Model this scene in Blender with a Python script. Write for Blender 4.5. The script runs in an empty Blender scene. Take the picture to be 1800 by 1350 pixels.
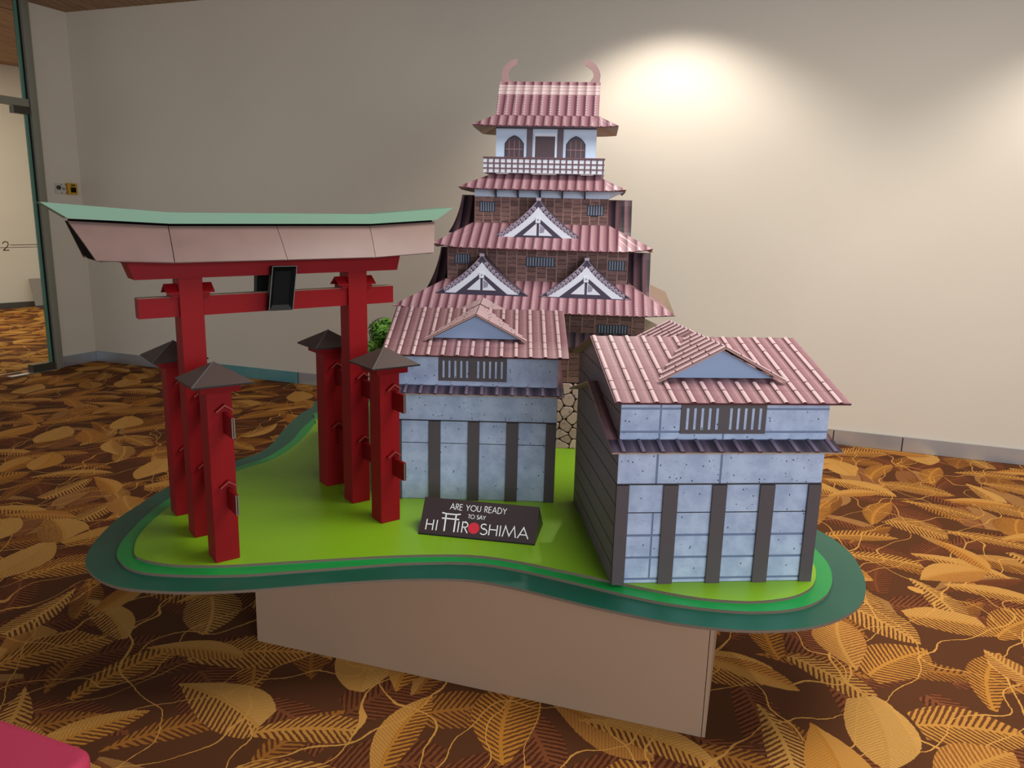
import bpy, bmesh, math, random
from mathutils import Vector, Matrix, noise
random.seed(7)
PI = math.pi
scene = bpy.context.scene
COL = scene.collection

def lin(c):
    return tuple((x/255/12.92 if x/255 <= .04045 else ((x/255+.055)/1.055)**2.4) for x in c) + (1.0,)

# ------------------------------------------------------------------ camera
F_PX, PITCH, ROLL, CAM_H = 1352.05, 0.21084, 0.02546, 1.5
cam_d = bpy.data.cameras.new('camera'); cam = bpy.data.objects.new('camera', cam_d); COL.objects.link(cam)
cam_d.sensor_fit = 'HORIZONTAL'; cam_d.sensor_width = 36; cam_d.lens = F_PX*36/1800
cam_d.clip_start = .05; cam_d.clip_end = 60
_f = Vector((0, math.cos(PITCH), -math.sin(PITCH))); _r = Vector((1, 0, 0)); _u = _r.cross(_f)
_r2 = _r*math.cos(ROLL)+_u*math.sin(ROLL); _u2 = -_r*math.sin(ROLL)+_u*math.cos(ROLL)
_m = Matrix((_r2, _u2, -_f)).transposed().to_4x4(); _m.translation = Vector((0, 0, CAM_H))
cam.matrix_world = _m
scene.camera = cam
# ------------------------------------------------------------------ light and exposure
scene.view_settings.view_transform = 'Standard'
scene.view_settings.look = 'None'
scene.view_settings.gamma = 1
scene.view_settings.use_curve_mapping = False
scene.view_settings.exposure = 0.0
world = bpy.data.worlds.new('world'); scene.world = world; world.use_nodes = True
bg = world.node_tree.nodes['Background']; bg.inputs['Color'].default_value = (.93, .96, 1, 1); bg.inputs['Strength'].default_value = .80

def area(name, loc, target, sx, sy, power, color):
    d = bpy.data.lights.new(name, 'AREA'); d.shape = 'RECTANGLE'; d.size = sx; d.size_y = sy; d.energy = power; d.color = color
    o = bpy.data.objects.new(name, d); COL.objects.link(o); o.location = loc
    o.rotation_euler = (Vector(target)-Vector(loc)).to_track_quat('-Z', 'Y').to_euler(); return o
def spot(name, loc, target, power, color, size, blend, radius=.04):
    d = bpy.data.lights.new(name, 'SPOT'); d.energy = power; d.color = color; d.spot_size = math.radians(size); d.spot_blend = blend; d.shadow_soft_size = radius
    o = bpy.data.objects.new(name, d); COL.objects.link(o); o.location = loc
    o.rotation_euler = (Vector(target)-Vector(loc)).to_track_quat('-Z', 'Y').to_euler(); return o
WCX, WCY, WYAW = -4.19911, 7.6236, -0.3484           # wall corner and direction of the long wall
def wall_pt(x, off, z):                               # off = distance out of the wall, towards the room
    return (WCX+math.cos(WYAW)*x+math.sin(WYAW)*off, WCY+math.sin(WYAW)*x-math.cos(WYAW)*off, z)
area('assumed_daylight', (2.6, -2.9, 2.0), (.3, 3.2, .8), 3.4, 2.0, 150, (.84, .92, 1))  # assumed cool daylight from behind the camera, as an area light; no window exists
area('added_overhead_light', (1.3, 2.2, 3.22), (1.3, 2.2, 0), 2.2, 1.6, 88, (1, .95, .88))  # unseen overhead light added to brighten upward-facing surfaces; no fitting modelled
for k, (wx, pw) in enumerate(((5.6, 108), (8.55, 118))):
    spot('wall_downlight', wall_pt(wx, .78, 3.22), wall_pt(wx, .70, 0), pw, (1, .91, .83), 124, .55)  # lamps out of view, assumed from the scallops of light on the wall
area('assumed_hall_lamp', (-6.6, 9.4, 3.49), (-6.6, 9.4, 0), .6, .6, 75, (1, .86, .66))  # assumed lamp, out of view, that lights the hall behind the glass

# ------------------------------------------------------------------ node helpers
class NT:
    def __init__(s, name, rough=.6, spec=.5):
        s.m = bpy.data.materials.new(name); s.m.use_nodes = True
        s.t = s.m.node_tree; s.b = s.t.nodes['Principled BSDF']
        s.b.inputs['Roughness'].default_value = rough
        s.b.inputs['Specular IOR Level'].default_value = spec
    def n(s, typ, **kw):
        x = s.t.nodes.new(typ)
        for k, v in kw.items(): setattr(x, k, v)
        return x
    def put(s, sock, v):
        if v is None: return
        if isinstance(v, bpy.types.NodeSocket): s.t.links.new(v, sock)
        else: sock.default_value = v
    def math(s, op, a, b=None, c=None, clamp=False):
        x = s.n('ShaderNodeMath', operation=op, use_clamp=clamp)
        s.put(x.inputs[0], a); s.put(x.inputs[1], b)
        if c is not None: s.put(x.inputs[2], c)
        return x.outputs[0]
    def vm(s, op, a, b=None):
        x = s.n('ShaderNodeVectorMath', operation=op); s.put(x.inputs[0], a); s.put(x.inputs[1], b)
        return x.outputs['Vector']
    def mix(s, f, a, b, blend='MIX'):
        x = s.n('ShaderNodeMix', data_type='RGBA', blend_type=blend)
        s.put(x.inputs[0], f); s.put(x.inputs[6], a); s.put(x.inputs[7], b); return x.outputs[2]
    def ss(s, v, lo, hi):
        x = s.n('ShaderNodeMapRange', interpolation_type='SMOOTHSTEP'); s.put(x.inputs[0], v)
        x.inputs[1].default_value = lo; x.inputs[2].default_value = hi; return x.outputs[0]
    def noise(s, vec, scale, detail=3, rough=.5):
        x = s.n('ShaderNodeTexNoise'); s.put(x.inputs['Vector'], vec); x.inputs['Scale'].default_value = scale
        x.inputs['Detail'].default_value = detail; x.inputs['Roughness'].default_value = rough; return x.outputs['Fac']
    def coord(s, which='Object'): return s.n('ShaderNodeTexCoord').outputs[which]
    def sep(s, v):
        x = s.n('ShaderNodeSeparateXYZ'); s.put(x.inputs[0], v); return x.outputs
    def scale(s, v, sc): return s.vm('MULTIPLY', v, sc)
    def color(s, c): s.put(s.b.inputs['Base Color'], c)
    def bump(s, h, strength=.2, dist=.01):
        x = s.n('ShaderNodeBump'); x.inputs['Strength'].default_value = strength; x.inputs['Distance'].default_value = dist
        s.put(x.inputs['Height'], h); s.t.links.new(x.outputs[0], s.b.inputs['Normal'])

def plain(name, rgb, rough=.55, var=.06, scale=12, metal=0, spec=.5):
    k = NT(name, rough, spec); c = lin(rgb)
    d = tuple(x*(1-2*var) for x in c[:3])+(1,)
    k.color(k.mix(k.noise(k.coord(), scale), d, c)); k.b.inputs['Metallic'].default_value = metal
    return k.m

def m_concrete():
    k = NT('printed_concrete', .5, .3); co = k.coord()
    v = k.n('ShaderNodeTexVoronoi'); v.inputs['Scale'].default_value = 58; k.put(v.inputs['Vector'], k.scale(co, (1, 1, .85)))
    sp = k.math('MULTIPLY', k.math('LESS_THAN', v.outputs['Distance'], .13), k.math('GREATER_THAN', k.sep(v.outputs['Color'])[0], .5))
    v2 = k.n('ShaderNodeTexVoronoi'); v2.inputs['Scale'].default_value = 110; k.put(v2.inputs['Vector'], co)
    sp2 = k.math('MULTIPLY', k.math('LESS_THAN', v2.outputs['Distance'], .16), k.math('GREATER_THAN', k.sep(v2.outputs['Color'])[1], .86))
    base = k.mix(k.ss(k.noise(co, 14, 5, .6), .3, .7), lin((164, 179, 210)), lin((192, 206, 232)))
    base = k.mix(k.math('MULTIPLY', k.ss(k.noise(k.scale(co, (12, 1, 50)), 2.0, 4), .58, .75), .35), base, lin((128, 143, 176)))
    c = k.mix(k.math('MAXIMUM', sp, sp2), base, lin((52, 58, 78))); k.color(c); return k.m
def m_tile_pan(period, name, dark, mid, light):
    k = NT(name, .45, .35); uv = k.sep(k.coord('UV')); u = k.math('DIVIDE', uv[0], period); fr = k.math('FRACT', u)
    tri = k.math('ABSOLUTE', k.math('SUBTRACT', fr, .5))           # .5 at the rolls, 0 mid pan
    c = k.mix(k.ss(tri, .05, .5), lin(mid), lin(dark))
    c = k.mix(k.math('MULTIPLY', k.ss(k.math('ABSOLUTE', k.math('SUBTRACT', fr, .62)), .16, .0), .55), c, lin(light))
    jv = k.math('FRACT', k.math('DIVIDE', uv[1], .075)); j = k.math('LESS_THAN', jv, .03)
    c = k.mix(k.math('MULTIPLY', j, .5), c, lin((80, 44, 50)))
    nz = k.noise(k.scale(k.coord('UV'), (1, 1, 1)), 40, 4, .6)
    c = k.mix(k.math('MULTIPLY', k.ss(nz, .55, .75), .35), c, lin(dark)); k.color(c); return k.m
def m_tile_roll(name, light, edge, joint, pitch):
    k = NT(name, .42, .4); uv = k.sep(k.coord('UV'))
    e = k.ss(k.math('ABSOLUTE', k.math('SUBTRACT', uv[0], .5)), .22, .5)
    c = k.mix(e, lin(light), lin(edge))
    if pitch:
        jv = k.math('FRACT', k.math('DIVIDE', uv[1], pitch)); c = k.mix(k.math('LESS_THAN', jv, .16), c, lin(joint))
    k.color(c); return k.m
def m_castle_pan(name, dark, mid, light, period=.0455):
    k = NT(name, .45, .35); uv = k.sep(k.coord('UV')); fr = k.math('FRACT', k.math('DIVIDE', uv[0], period))
    c = k.mix(k.ss(fr, .1, .55), lin(light), lin(mid)); c = k.mix(k.ss(fr, .5, .78), c, lin(dark)); c = k.mix(k.ss(fr, .85, 1), c, lin(light))
    k.color(c); return k.m
def m_board():
    k = NT('printed_brown_board', .55, .3); oi = k.n('ShaderNodeObjectInfo'); co = k.coord()
    g = k.noise(k.scale(co, (1, 1, 7)), 34, 5, .65)
    a = k.mix(oi.outputs['Random'], lin((112, 82, 78)), lin((152, 114, 106)))
    c = k.mix(k.ss(g, .45, .75), a, lin((76, 52, 50))); k.color(c); return k.m
def m_stone():
    k = NT('printed_stone', .6, .3); oi = k.n('ShaderNodeObjectInfo'); co = k.coord()
    c = k.mix(oi.outputs['Random'], lin((160, 134, 128)), lin((210, 182, 174)))
    c = k.mix(k.ss(k.noise(co, 45, 5, .65), .52, .75), c, lin((92, 74, 68))); k.color(c); return k.m
def m_edge():
    k = NT('corrugated_edge', .8, .2); uv = k.sep(k.coord('UV')); u = k.math('DIVIDE', uv[0], .0078); v = uv[1]
    half = k.math('GREATER_THAN', v, .5)
    vv = k.math('FRACT', k.math('MULTIPLY', v, 2)); ph = k.math('ADD', u, k.math('MULTIPLY', half, .4))
    w = k.math('ABSOLUTE', k.math('SUBTRACT', k.math('MULTIPLY', k.math('ABSOLUTE', k.math('SUBTRACT', k.math('FRACT', ph), .5)), 2), vv))
    line = k.math('LESS_THAN', w, .22)
    lin_ = k.math('MAXIMUM', k.math('LESS_THAN', vv, .16), k.math('GREATER_THAN', vv, .9))
    k.color(k.mix(k.math('MAXIMUM', line, lin_), lin((24, 19, 16)), lin((158, 138, 120)))); return k.m
def m_wall():
    k = NT('painted_plaster', .62, .3); co = k.coord()
    k.color(k.mix(k.noise(co, 1.3, 4), lin((216, 207, 191)), lin((224, 216, 201)))); k.bump(k.noise(co, 160, 2), .05, .002); return k.m
def m_steel(name='brushed_steel', a=(168, 178, 184), c=(214, 220, 226)):
    k = NT(name, .32, .5); co = k.coord()
    k.b.inputs['Metallic'].default_value = .85
    k.color(k.mix(k.noise(k.scale(co, (2.2, 2.2, .6)), 1.5, 3), lin(a), lin(c)))
    return k.m
def m_ceiling():
    k = NT('wood_grain_plank', .6, .3); co = k.coord(); oi = k.n('ShaderNodeObjectInfo')
    g = k.noise(k.scale(co, (30, 1.2, 1)), 1.6, 6, .65)
    c = k.mix(k.ss(g, .35, .7), lin((178, 148, 114)), lin((132, 102, 76)))
    k.color(k.mix(k.math('MULTIPLY', oi.outputs['Random'], .35), c, lin((150, 122, 92)))); return k.m
def m_leaf(name='printed_foliage', dk=(18, 50, 18), lt=(124, 186, 62)):
    k = NT(name, .55, .3); co = k.coord(); oi = k.n('ShaderNodeObjectInfo')
    g = k.noise(co, 75, 2, .5)
    k.color(k.mix(k.ss(g, .38, .62), lin(dk), lin(lt))); return k.m

def m_carpet():
    k = NT('leaf_pattern_carpet', .95, .1)
    co = k.coord(); BG = lin((92, 55, 32))
    wob = k.n('ShaderNodeTexNoise'); k.put(wob.inputs['Vector'], co); wob.inputs['Scale'].default_value = 60; wob.inputs['Detail'].default_value = 1
    co = k.vm('ADD', co, k.scale(k.vm('SUBTRACT', wob.outputs['Color'], (.5, .5, .5)), (.007, .007, 0)))
    col = BG
    def layer(col, off, cell, L, Wd, base_ang, spread, gold, tan, stripe_dark, freq, solid, rnd=.62, full=0.0):
        p = k.vm('ADD', co, off)
        v = k.n('ShaderNodeTexVoronoi', voronoi_dimensions='2D'); v.inputs['Scale'].default_value = 1/cell; v.inputs['Randomness'].default_value = rnd
        k.put(v.inputs['Vector'], p)
        rc = k.sep(v.outputs['Color'])
        d = k.vm('SUBTRACT', p, v.outputs['Position'])
        r = k.n('ShaderNodeVectorRotate', rotation_type='Z_AXIS'); k.put(r.inputs['Vector'], d)
        k.put(r.inputs['Angle'], k.math('ADD', base_ang, k.math('MULTIPLY', k.math('SUBTRACT', rc[0], .5), spread)))
        q = k.sep(r.outputs[0]); x, y = q[0], q[1]
        y = k.math('ADD', y, k.math('MULTIPLY', k.math('MULTIPLY', x, x), .7))        # a gentle bend
        u = k.math('DIVIDE', x, L)
        oval = k.math('GREATER_THAN', rc[1], .62)
        w0 = k.math('MULTIPLY', Wd, k.math('ADD', .85, k.math('MULTIPLY', oval, .55)))
        prof = k.math('MAXIMUM', k.math('SUBTRACT', 1, k.math('MULTIPLY', u, u)), 0)
        prof = k.math('MULTIPLY', prof, k.math('ADD', 1, k.math('MULTIPLY', u, .35)))
        ay = k.math('ABSOLUTE', y)
        w = k.math('MULTIPLY', w0, prof)
        mask = k.math('LESS_THAN', ay, w)
        side = k.math('GREATER_THAN', k.math('MULTIPLY', y, k.math('SUBTRACT', rc[2], .5)), 0)
        s = k.math('FRACT', k.math('MULTIPLY', k.math('SUBTRACT', x, k.math('MULTIPLY', ay, .75)), freq))
        duty = k.math('SUBTRACT', .62, k.math('MULTIPLY', k.math('DIVIDE', ay, w0), .22))
        st = k.math('LESS_THAN', s, duty)                                             # light tooth
        solid_here = k.math('MULTIPLY', side, k.math('GREATER_THAN', rc[2], solid))
        solid_here = k.math('MAXIMUM', solid_here, k.math('MULTIPLY', oval, k.math('GREATER_THAN', rc[0], .8)))
        rib = k.math('LESS_THAN', ay, .006)
        lightm = k.math('MAXIMUM', k.math('MAXIMUM', st, solid_here), rib)
        lc = k.mix(rc[0], gold, tan)
        lc = k.mix(k.math('MULTIPLY', k.math('MULTIPLY', solid_here, k.math('SUBTRACT', 1, rib)), k.math('ADD', .12, k.math('MULTIPLY', side, .22))), lc, lin((216, 168, 94)))
        hatch = k.math('LESS_THAN', k.math('FRACT', k.math('MULTIPLY', k.math('SUBTRACT', x, k.math('MULTIPLY', ay, .75)), freq*1.6)), .22)
        lc = k.mix(k.math('MULTIPLY', k.math('MULTIPLY', hatch, solid_here), .5), lc, stripe_dark)
        inner = k.mix(lightm, stripe_dark, lc)
        return k.mix(mask, col, inner)
    G, Tn, RB = lin((190, 126, 48)), lin((200, 148, 76)), lin((108, 64, 34))
    col = layer(col, (3.13, 1.71, 0), .34, .26, .085, .4, 3.0, lin((120, 68, 38)), lin((132, 76, 44)), lin((82, 44, 26)), 48, .9)
    col = layer(col, (.7, 4.1, 0), .40, .19, .066, -.35, 3.2, lin((150, 94, 40)), lin((172, 112, 48)), lin((96, 56, 30)), 50, .8)
    col = layer(col, (.0, .0, 0), .325, .225, .074, .25, 3.4, G, Tn, RB, 50, .68)
    def vines(col, ax, ay, f, wid, seed):
        n1 = k.n('ShaderNodeTexNoise'); k.put(n1.inputs['Vector'], k.vm('ADD', co, (seed, seed*2, 0))); n1.inputs['Scale'].default_value = 1.7; n1.inputs['Detail'].default_value = 2
        q = k.sep(co)
        t = k.math('ADD', k.math('MULTIPLY', q[0], ax), k.math('MULTIPLY', q[1], ay))
        t = k.math('MULTIPLY', k.math('ADD', t, k.math('MULTIPLY', n1.outputs['Fac'], .75)), f)
        dd = k.math('ABSOLUTE', k.math('SUBTRACT', k.math('FRACT', t), .5))
        return k.mix(k.math('LESS_THAN', dd, wid*f), col, lin((206, 150, 74)))
    col = vines(col, .55, -.85, 3.9, .0027, 1.3)
    col = vines(col, .95, .25, 2.6, .0027, 5.1)
    col = vines(col, .75, -.45, 2.8, .0027, 9.7)
    col = layer(col, (1.37, 2.2, 0), .62, .185, .066, -.3, 4.4, Tn, G, lin((150, 92, 44)), 58, .3, .8)
    k.color(col)
    k.bump(k.noise(co, 420, 2, .7), .35, .006)
    return k.m

M = dict(
    concrete=m_concrete(), joint=plain('concrete_joint', (118, 132, 165), .5), slate=plain('charcoal_card', (86, 76, 80), .5, .05, 30),
    side=plain('charcoal_side_card', (126, 114, 116), .5, .08, 18), seam=plain('seam_line', (40, 36, 42)),
    blue=plain('blue_grey_card', (146, 167, 202), .45, .04, 4), edge=m_edge(), tan=plain('bare_cardboard', (182, 158, 134), .8, .06, 40),
    pan=m_tile_pan(.0575, 'printed_roof_pan', (100, 64, 70), (146, 106, 111), (180, 144, 147)),
    roll=m_tile_roll('printed_roof_roll', (208, 176, 178), (86, 52, 58), (70, 34, 42), 0),
    cap=plain('roll_joint', (84, 42, 50)),
    darkpan=m_tile_pan(.0575, 'printed_eave_pan', (44, 36, 50), (80, 66, 84), (104, 90, 110)),
    darkroll=m_tile_roll('printed_eave_roll', (116, 104, 126), (40, 30, 44), (40, 28, 44), 0),
    cpan=m_castle_pan('castle_roof_print', (108, 66, 78), (158, 112, 122), (198, 156, 162)),
    crow=m_tile_roll('castle_tile_row', (212, 180, 184), (164, 120, 130), (108, 70, 80), .017),
    ctop=m_castle_pan('castle_ridge_print', (190, 152, 154), (216, 184, 184), (238, 218, 216)),
    cdark=m_castle_pan('castle_side_gable_print', (34, 28, 38), (66, 50, 58), (120, 86, 92)),
    board=m_board(), batten=plain('brown_batten', (164, 126, 118), .55, .1, 30), backing=plain('dark_backing', (48, 30, 32)), stone=m_stone(),
    white=plain('white_card', (222, 226, 238), .5, .03), whiteblue=plain('pale_blue_card', (196, 210, 232), .5, .04),
    black=plain('black_card', (5, 5, 5), .8, .02, 4, 0, .05), blackp=plain('black_plaque_card', (8, 9, 11), .5, .02, 4, 0, .15), greyline=plain('grey_card_edge', (110, 110, 106)),
    navy=plain('window_navy', (46, 50, 68)), bar=plain('window_bar_grey', (140, 150, 168)), lilac=plain('lilac_grey_print', (150, 146, 168)),
    scrollm=plain('tile_end_mid', (120, 106, 126), .5), scroll=plain('tile_end_print', (176, 160, 178), .5, .1, 60), scrolld=plain('tile_end_dark', (66, 56, 76)),
    horn=plain('pink_grey_card', (176, 140, 138), .5), mullion=plain('brown_mullion', (150, 112, 114)), pane=plain('dark_window_print', (78, 58, 66), .5, .1, 30),
    post=plain('dark_post_print', (94, 78, 88)), lattice=plain('lattice_bar', (112, 82, 88)),
    red=plain('red_card', (138, 14, 20), .55, .04, 6, 0, .18), redd=plain('red_card_deep', (124, 10, 16), .55, .04, 6, 0, .15),
    bronze=plain('bronze_brown_card', (146, 118, 110), .36, .14, 9, 0, .4), roofcap=plain('dark_brown_card', (78, 60, 55), .6, .08, 14),
    bareend=plain('bare_card_end', (128, 112, 98), .7), hoodedge=plain('worn_red_edge', (150, 62, 54), .6), verge=plain('pink_card_edge', (176, 136, 124), .6),
    verd=plain('verdigris_card', (122, 160, 136), .5, .03), plinth=plain('kraft_grey_brown_card', (170, 140, 114), .6, .03, 2),
    g1=plain('lime_green_card', (134, 184, 30), .38, .02, 2, 0, .4), g2=plain('bright_green_card', (8, 150, 66), .38, .02), g3=plain('deep_green_card', (14, 86, 66), .4, .03),
    signf=plain('dark_brown_sign_card', (62, 48, 50), .45), ink=plain('white_print', (240, 240, 240), .5, .01), reddot=plain('red_print', (214, 44, 62), .5, .01),
    wall=m_wall(), steel=m_steel(), steelblue=m_steel('steel_painted_reflection', (104, 176, 186), (142, 214, 222)), plank=m_ceiling(), carpet=m_carpet(), alu=plain('grey_aluminium', (150, 150, 136), .4, .03, 3, .3), gasket=plain('black_gasket', (10, 10, 10)),
    teal=plain('green_glass_edge', (96, 146, 128), .2, .03), darkmetal=plain('dark_patch_fitting', (84, 80, 68), .35, .05, 5, .5),
    plate=plain('white_plastic', (206, 204, 196), .4), yellow=plain('yellow_plastic', (206, 158, 30), .4), knob=plain('dark_knob', (60, 54, 46)),
    leaf=m_leaf(), leaf2=m_leaf('printed_light_foliage', (60, 110, 34), (160, 210, 92)), bark=plain('brown_bark', (92, 66, 46)), pink=plain('crimson_upholstery', (200, 64, 96), .9, .06, 120, 0, .2),
    brownink=plain('brown_vinyl', (104, 60, 28)), board2=plain('grey_panel', (150, 140, 130)), skirt=plain('dark_skirting', (78, 74, 68)))
g = NT('clear_glass', .02); g.b.inputs['Transmission Weight'].default_value = 1; g.b.inputs['IOR'].default_value = 1.02; g.b.inputs['Base Color'].default_value = (.93, .98, .95, 1)
M['glass'] = g.m

# ------------------------------------------------------------------ mesh helpers
class MB:
    def __init__(s): s.v = []; s.f = []; s.uv = []; s.mi = []
    def face(s, pts, uv=None, mi=0):
        b = len(s.v); s.v += [tuple(p) for p in pts]; s.f.append(tuple(range(b, b+len(pts))))
        s.uv.append(uv or [(0, 0)]*len(pts)); s.mi.append(mi); return s
    def box(s, x0, x1, y0, y1, z0, z1, mi=0):
        P = [(x0, y0, z0), (x1, y0, z0), (x1, y1, z0), (x0, y1, z0), (x0, y0, z1), (x1, y0, z1), (x1, y1, z1), (x0, y1, z1)]
        return s.hexa(P, mi)
    def hexa(s, P, mi=0):       # 4 bottom, 4 top, counter-clockwise
        for q in ((3, 2, 1, 0), (4, 5, 6, 7), (0, 1, 5, 4), (1, 2, 6, 5), (2, 3, 7, 6), (3, 0, 4, 7)):
            s.face([P[i] for i in q], mi=mi)
        return s
    def slab(s, pts, n, t, uv=None, mi=0, mi_side=None, mi_back=None):   # polygon pts thickened by t against n
        n = Vector(n); q = [tuple(Vector(p)-n*t) for p in pts]
        s.face(pts, uv, mi); s.face(q[::-1], None, mi if mi_back is None else mi_back)
        k = len(pts)
        for i in range(k):
            j = (i+1) % k; s.face([pts[i], q[i], q[j], pts[j]], None, mi if mi_side is None else mi_side)
        return s
    def prism_y(s, poly, y0, y1, mi=0):   # polygon in XZ extruded along Y
        a = [(x, y0, z) for x, z in poly]; b = [(x, y1, z) for x, z in poly]; k = len(poly)
        s.face(a, mi=mi); s.face(b[::-1], mi=mi)
        for i in range(k):
            j = (i+1) % k; s.face([a[j], a[i], b[i], b[j]], mi=mi)
        return s
    def prism_x(s, poly, x0, x1, mi=0):   # polygon in YZ extruded along X
        a = [(x0, y, z) for y, z in poly]; b = [(x1, y, z) for y, z in poly]; k = len(poly)
        s.face(a[::-1], mi=mi); s.face(b, mi=mi)
        for i in range(k):
            j = (i+1) % k; s.face([a[i], a[j], b[j], b[i]], mi=mi)
        return s
    def prism_z(s, poly, z0, z1, mi=0, mi_side=None, per=False):
        a = [(x, y, z0) for x, y in poly]; b = [(x, y, z1) for x, y in poly]; k = len(poly)
        s.face(a[::-1], mi=mi); s.face(b, mi=mi); d = 0
        for i in range(k):
            j = (i+1) % k; l = math.dist(poly[i], poly[j])
            s.face([a[i], a[j], b[j], b[i]], [(d, 0), (d+l, 0), (d+l, 1), (d, 1)], mi if mi_side is None else mi_side); d += l
        return s
    def mesh(s, name, mats):
        me = bpy.data.meshes.new(name); me.from_pydata(s.v, [], s.f)
        ul = me.uv_layers.new(name='UVMap'); i = 0
        for fuv in s.uv:
            for c in fuv: ul.data[i].uv = c; i += 1
        for m in (mats if isinstance(mats, (list, tuple)) else [mats]): me.materials.append(m)
        for p, mi in zip(me.polygons, s.mi): p.material_index = mi
        bm = bmesh.new(); bm.from_mesh(me); bmesh.ops.remove_doubles(bm, verts=bm.verts, dist=1e-6)
        bmesh.ops.recalc_face_normals(bm, faces=bm.faces); bm.to_mesh(me); bm.free()
        return me
    def build(s, name, mats, parent=None, loc=(0, 0, 0)):
        return link(name, s.mesh(name, mats), parent, loc)
def link(name, me, parent=None, loc=(0, 0, 0)):
    o = bpy.data.objects.new(name, me); COL.objects.link(o); o.location = loc
    if parent: o.parent = parent
    return o
def thing(name, label, cat, loc=(0, 0, 0), rz=0, group=None):
    o = bpy.data.objects.new(name, None); COL.objects.link(o); o.location = loc; o.rotation_euler = (0, 0, rz); o.empty_display_size = .1
    return tag(o, label, cat, group)
def tag(o, label, cat, group=None):
    o['label'] = label; o['category'] = cat
    if group: o['group'] = group
    return o
def struct(o): o['kind'] = 'structure'; return o
def copy_tree(o, parent=None):
    c = o.copy(); COL.objects.link(c); c.parent = parent
    for ch in list(o.children): copy_tree(ch, c)
    return c
def bevel(o, w=.003, seg=2):
    m = o.modifiers.new('bevel', 'BEVEL'); m.width = w; m.segments = seg; m.limit_method = 'ANGLE'; return o

# ------------------------------------------------------------------ the room
HB = 0.3586
fl = MB().face([(-14, -4, 0), (11, -4, 0), (11, 18, 0), (-14, 18, 0)]).build('floor', M['carpet']); struct(fl)
RYAW = math.radians(-113.15)
def ret_pt(x, off, z): return (WCX+math.cos(RYAW)*x-math.sin(RYAW)*off, WCY+math.sin(RYAW)*x+math.cos(RYAW)*off, z)
CEIL = 3.262
def frame_box(mb, fn, x0, x1, o0, o1, z0, z1, mi=0):
    P = [fn(x0, o1, z0), fn(x1, o1, z0), fn(x1, o0, z0), fn(x0, o0, z0), fn(x0, o1, z1), fn(x1, o1, z1), fn(x1, o0, z1), fn(x0, o0, z1)]
    return mb.hexa(P, mi)
struct(frame_box(MB(), wall_pt, -.12, 14, -.12, 0, 0, CEIL+.1).build('wall_back', M['wall']))
struct(frame_box(MB(), ret_pt, 0, .405, -.12, 0, 0, CEIL+.1).build('wall_left', M['wall']))
# steel baseboards, the long one in butt-jointed lengths
b = struct(frame_box(MB(), wall_pt, 0, 14, 0, .006, 0, .098).build('baseboard_back', M['seam']))
xs = [0.012, 1.5, 2.42, 4.6, 6.9, 7.34, 9.2, 11.5, 14]
for a, c in zip(xs, xs[1:]):
    frame_box(MB(), wall_pt, a+.004, c-.004, .006, .014, .002, .104).build('steel_strip', M['steelblue'] if a == 1.5 else M['steel'], b)  # the cyan length has a blue reflection painted into its steel colour
struct(frame_box(MB(), ret_pt, .012, .405, 0, .014, 0, .1).build('baseboard_left', M['steel']))
# ceiling with its planks (perpendicular to the long wall), modelled where the photograph shows them
def wl(x, off, z): return wall_pt(x, off, z)
ceil = struct(frame_box(MB(), wl, -.5, 14, -.2, 12, CEIL+.012, CEIL+.08).build('ceiling', M['backing']))
for i in range(26):
    x0 = -.42+i*.15
    frame_box(MB(), wl, x0+.004, x0+.146, .0, 3.4, CEIL, CEIL+.012).build('plank', M['plank'], ceil)
# ------------------------------------------------------------------ glazed door, frame and hall
DX, DY = -4.36717, 7.14849
def door_pt(x, off, z): return (DX+math.cos(RYAW)*x-math.sin(RYAW)*off, DY+math.sin(RYAW)*x+math.cos(RYAW)*off, z)
dr = struct(bpy.data.objects.new('door_1', None)); COL.objects.link(dr); dr.location = (0, 0, 0)
frame_box(MB(), door_pt, -.062, -.022, -.06, .04, 0, CEIL).build('frame_post', M['alu'], dr)
frame_box(MB(), door_pt, -.112, -.062, -.02, .012, 0, CEIL).build('frame_cover', M['alu'], dr)
frame_box(MB(), door_pt, -.022, -.01, -.01, .012, 0, CEIL).build('gasket', M['gasket'], dr)
frame_box(MB(), door_pt, -.01, 1.2, -.03, .035, 2.365, 2.43).build('transom_bar', M['alu'], dr)
frame_box(MB(), door_pt, 1.2, 1.245, -.06, .04, 0, CEIL).build('frame_post', M['alu'], dr)
gl = frame_box(MB(), door_pt, .02, 1.2, -.008, .004, .03, 2.36).build('glass_leaf', M['glass'], dr)
frame_box(MB(), door_pt, -.008, .02, -.008, .006, .03, 2.36).build('glass_edge', M['teal'], gl)
tg = frame_box(MB(), door_pt, .02, 1.2, -.008, .004, 2.43, CEIL).build('transom_glass', M['glass'], dr)
frame_box(MB(), door_pt, -.008, .02, -.008, .006, 2.43, CEIL).build('glass_edge', M['teal'], tg)
frame_box(MB(), door_pt, -.005, .13, -.03, .03, 2.30, 2.36).build('patch_fitting', M['darkmetal'], dr)
frame_box(MB(), door_pt, -.005, .21, -.035, .035, .004, .075).build('patch_fitting', M['darkmetal'], dr)
frame_box(MB(), door_pt, .0, .42, -.02, .05, 0.0, .004).build('floor_plate', M['steel'], dr)
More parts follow.
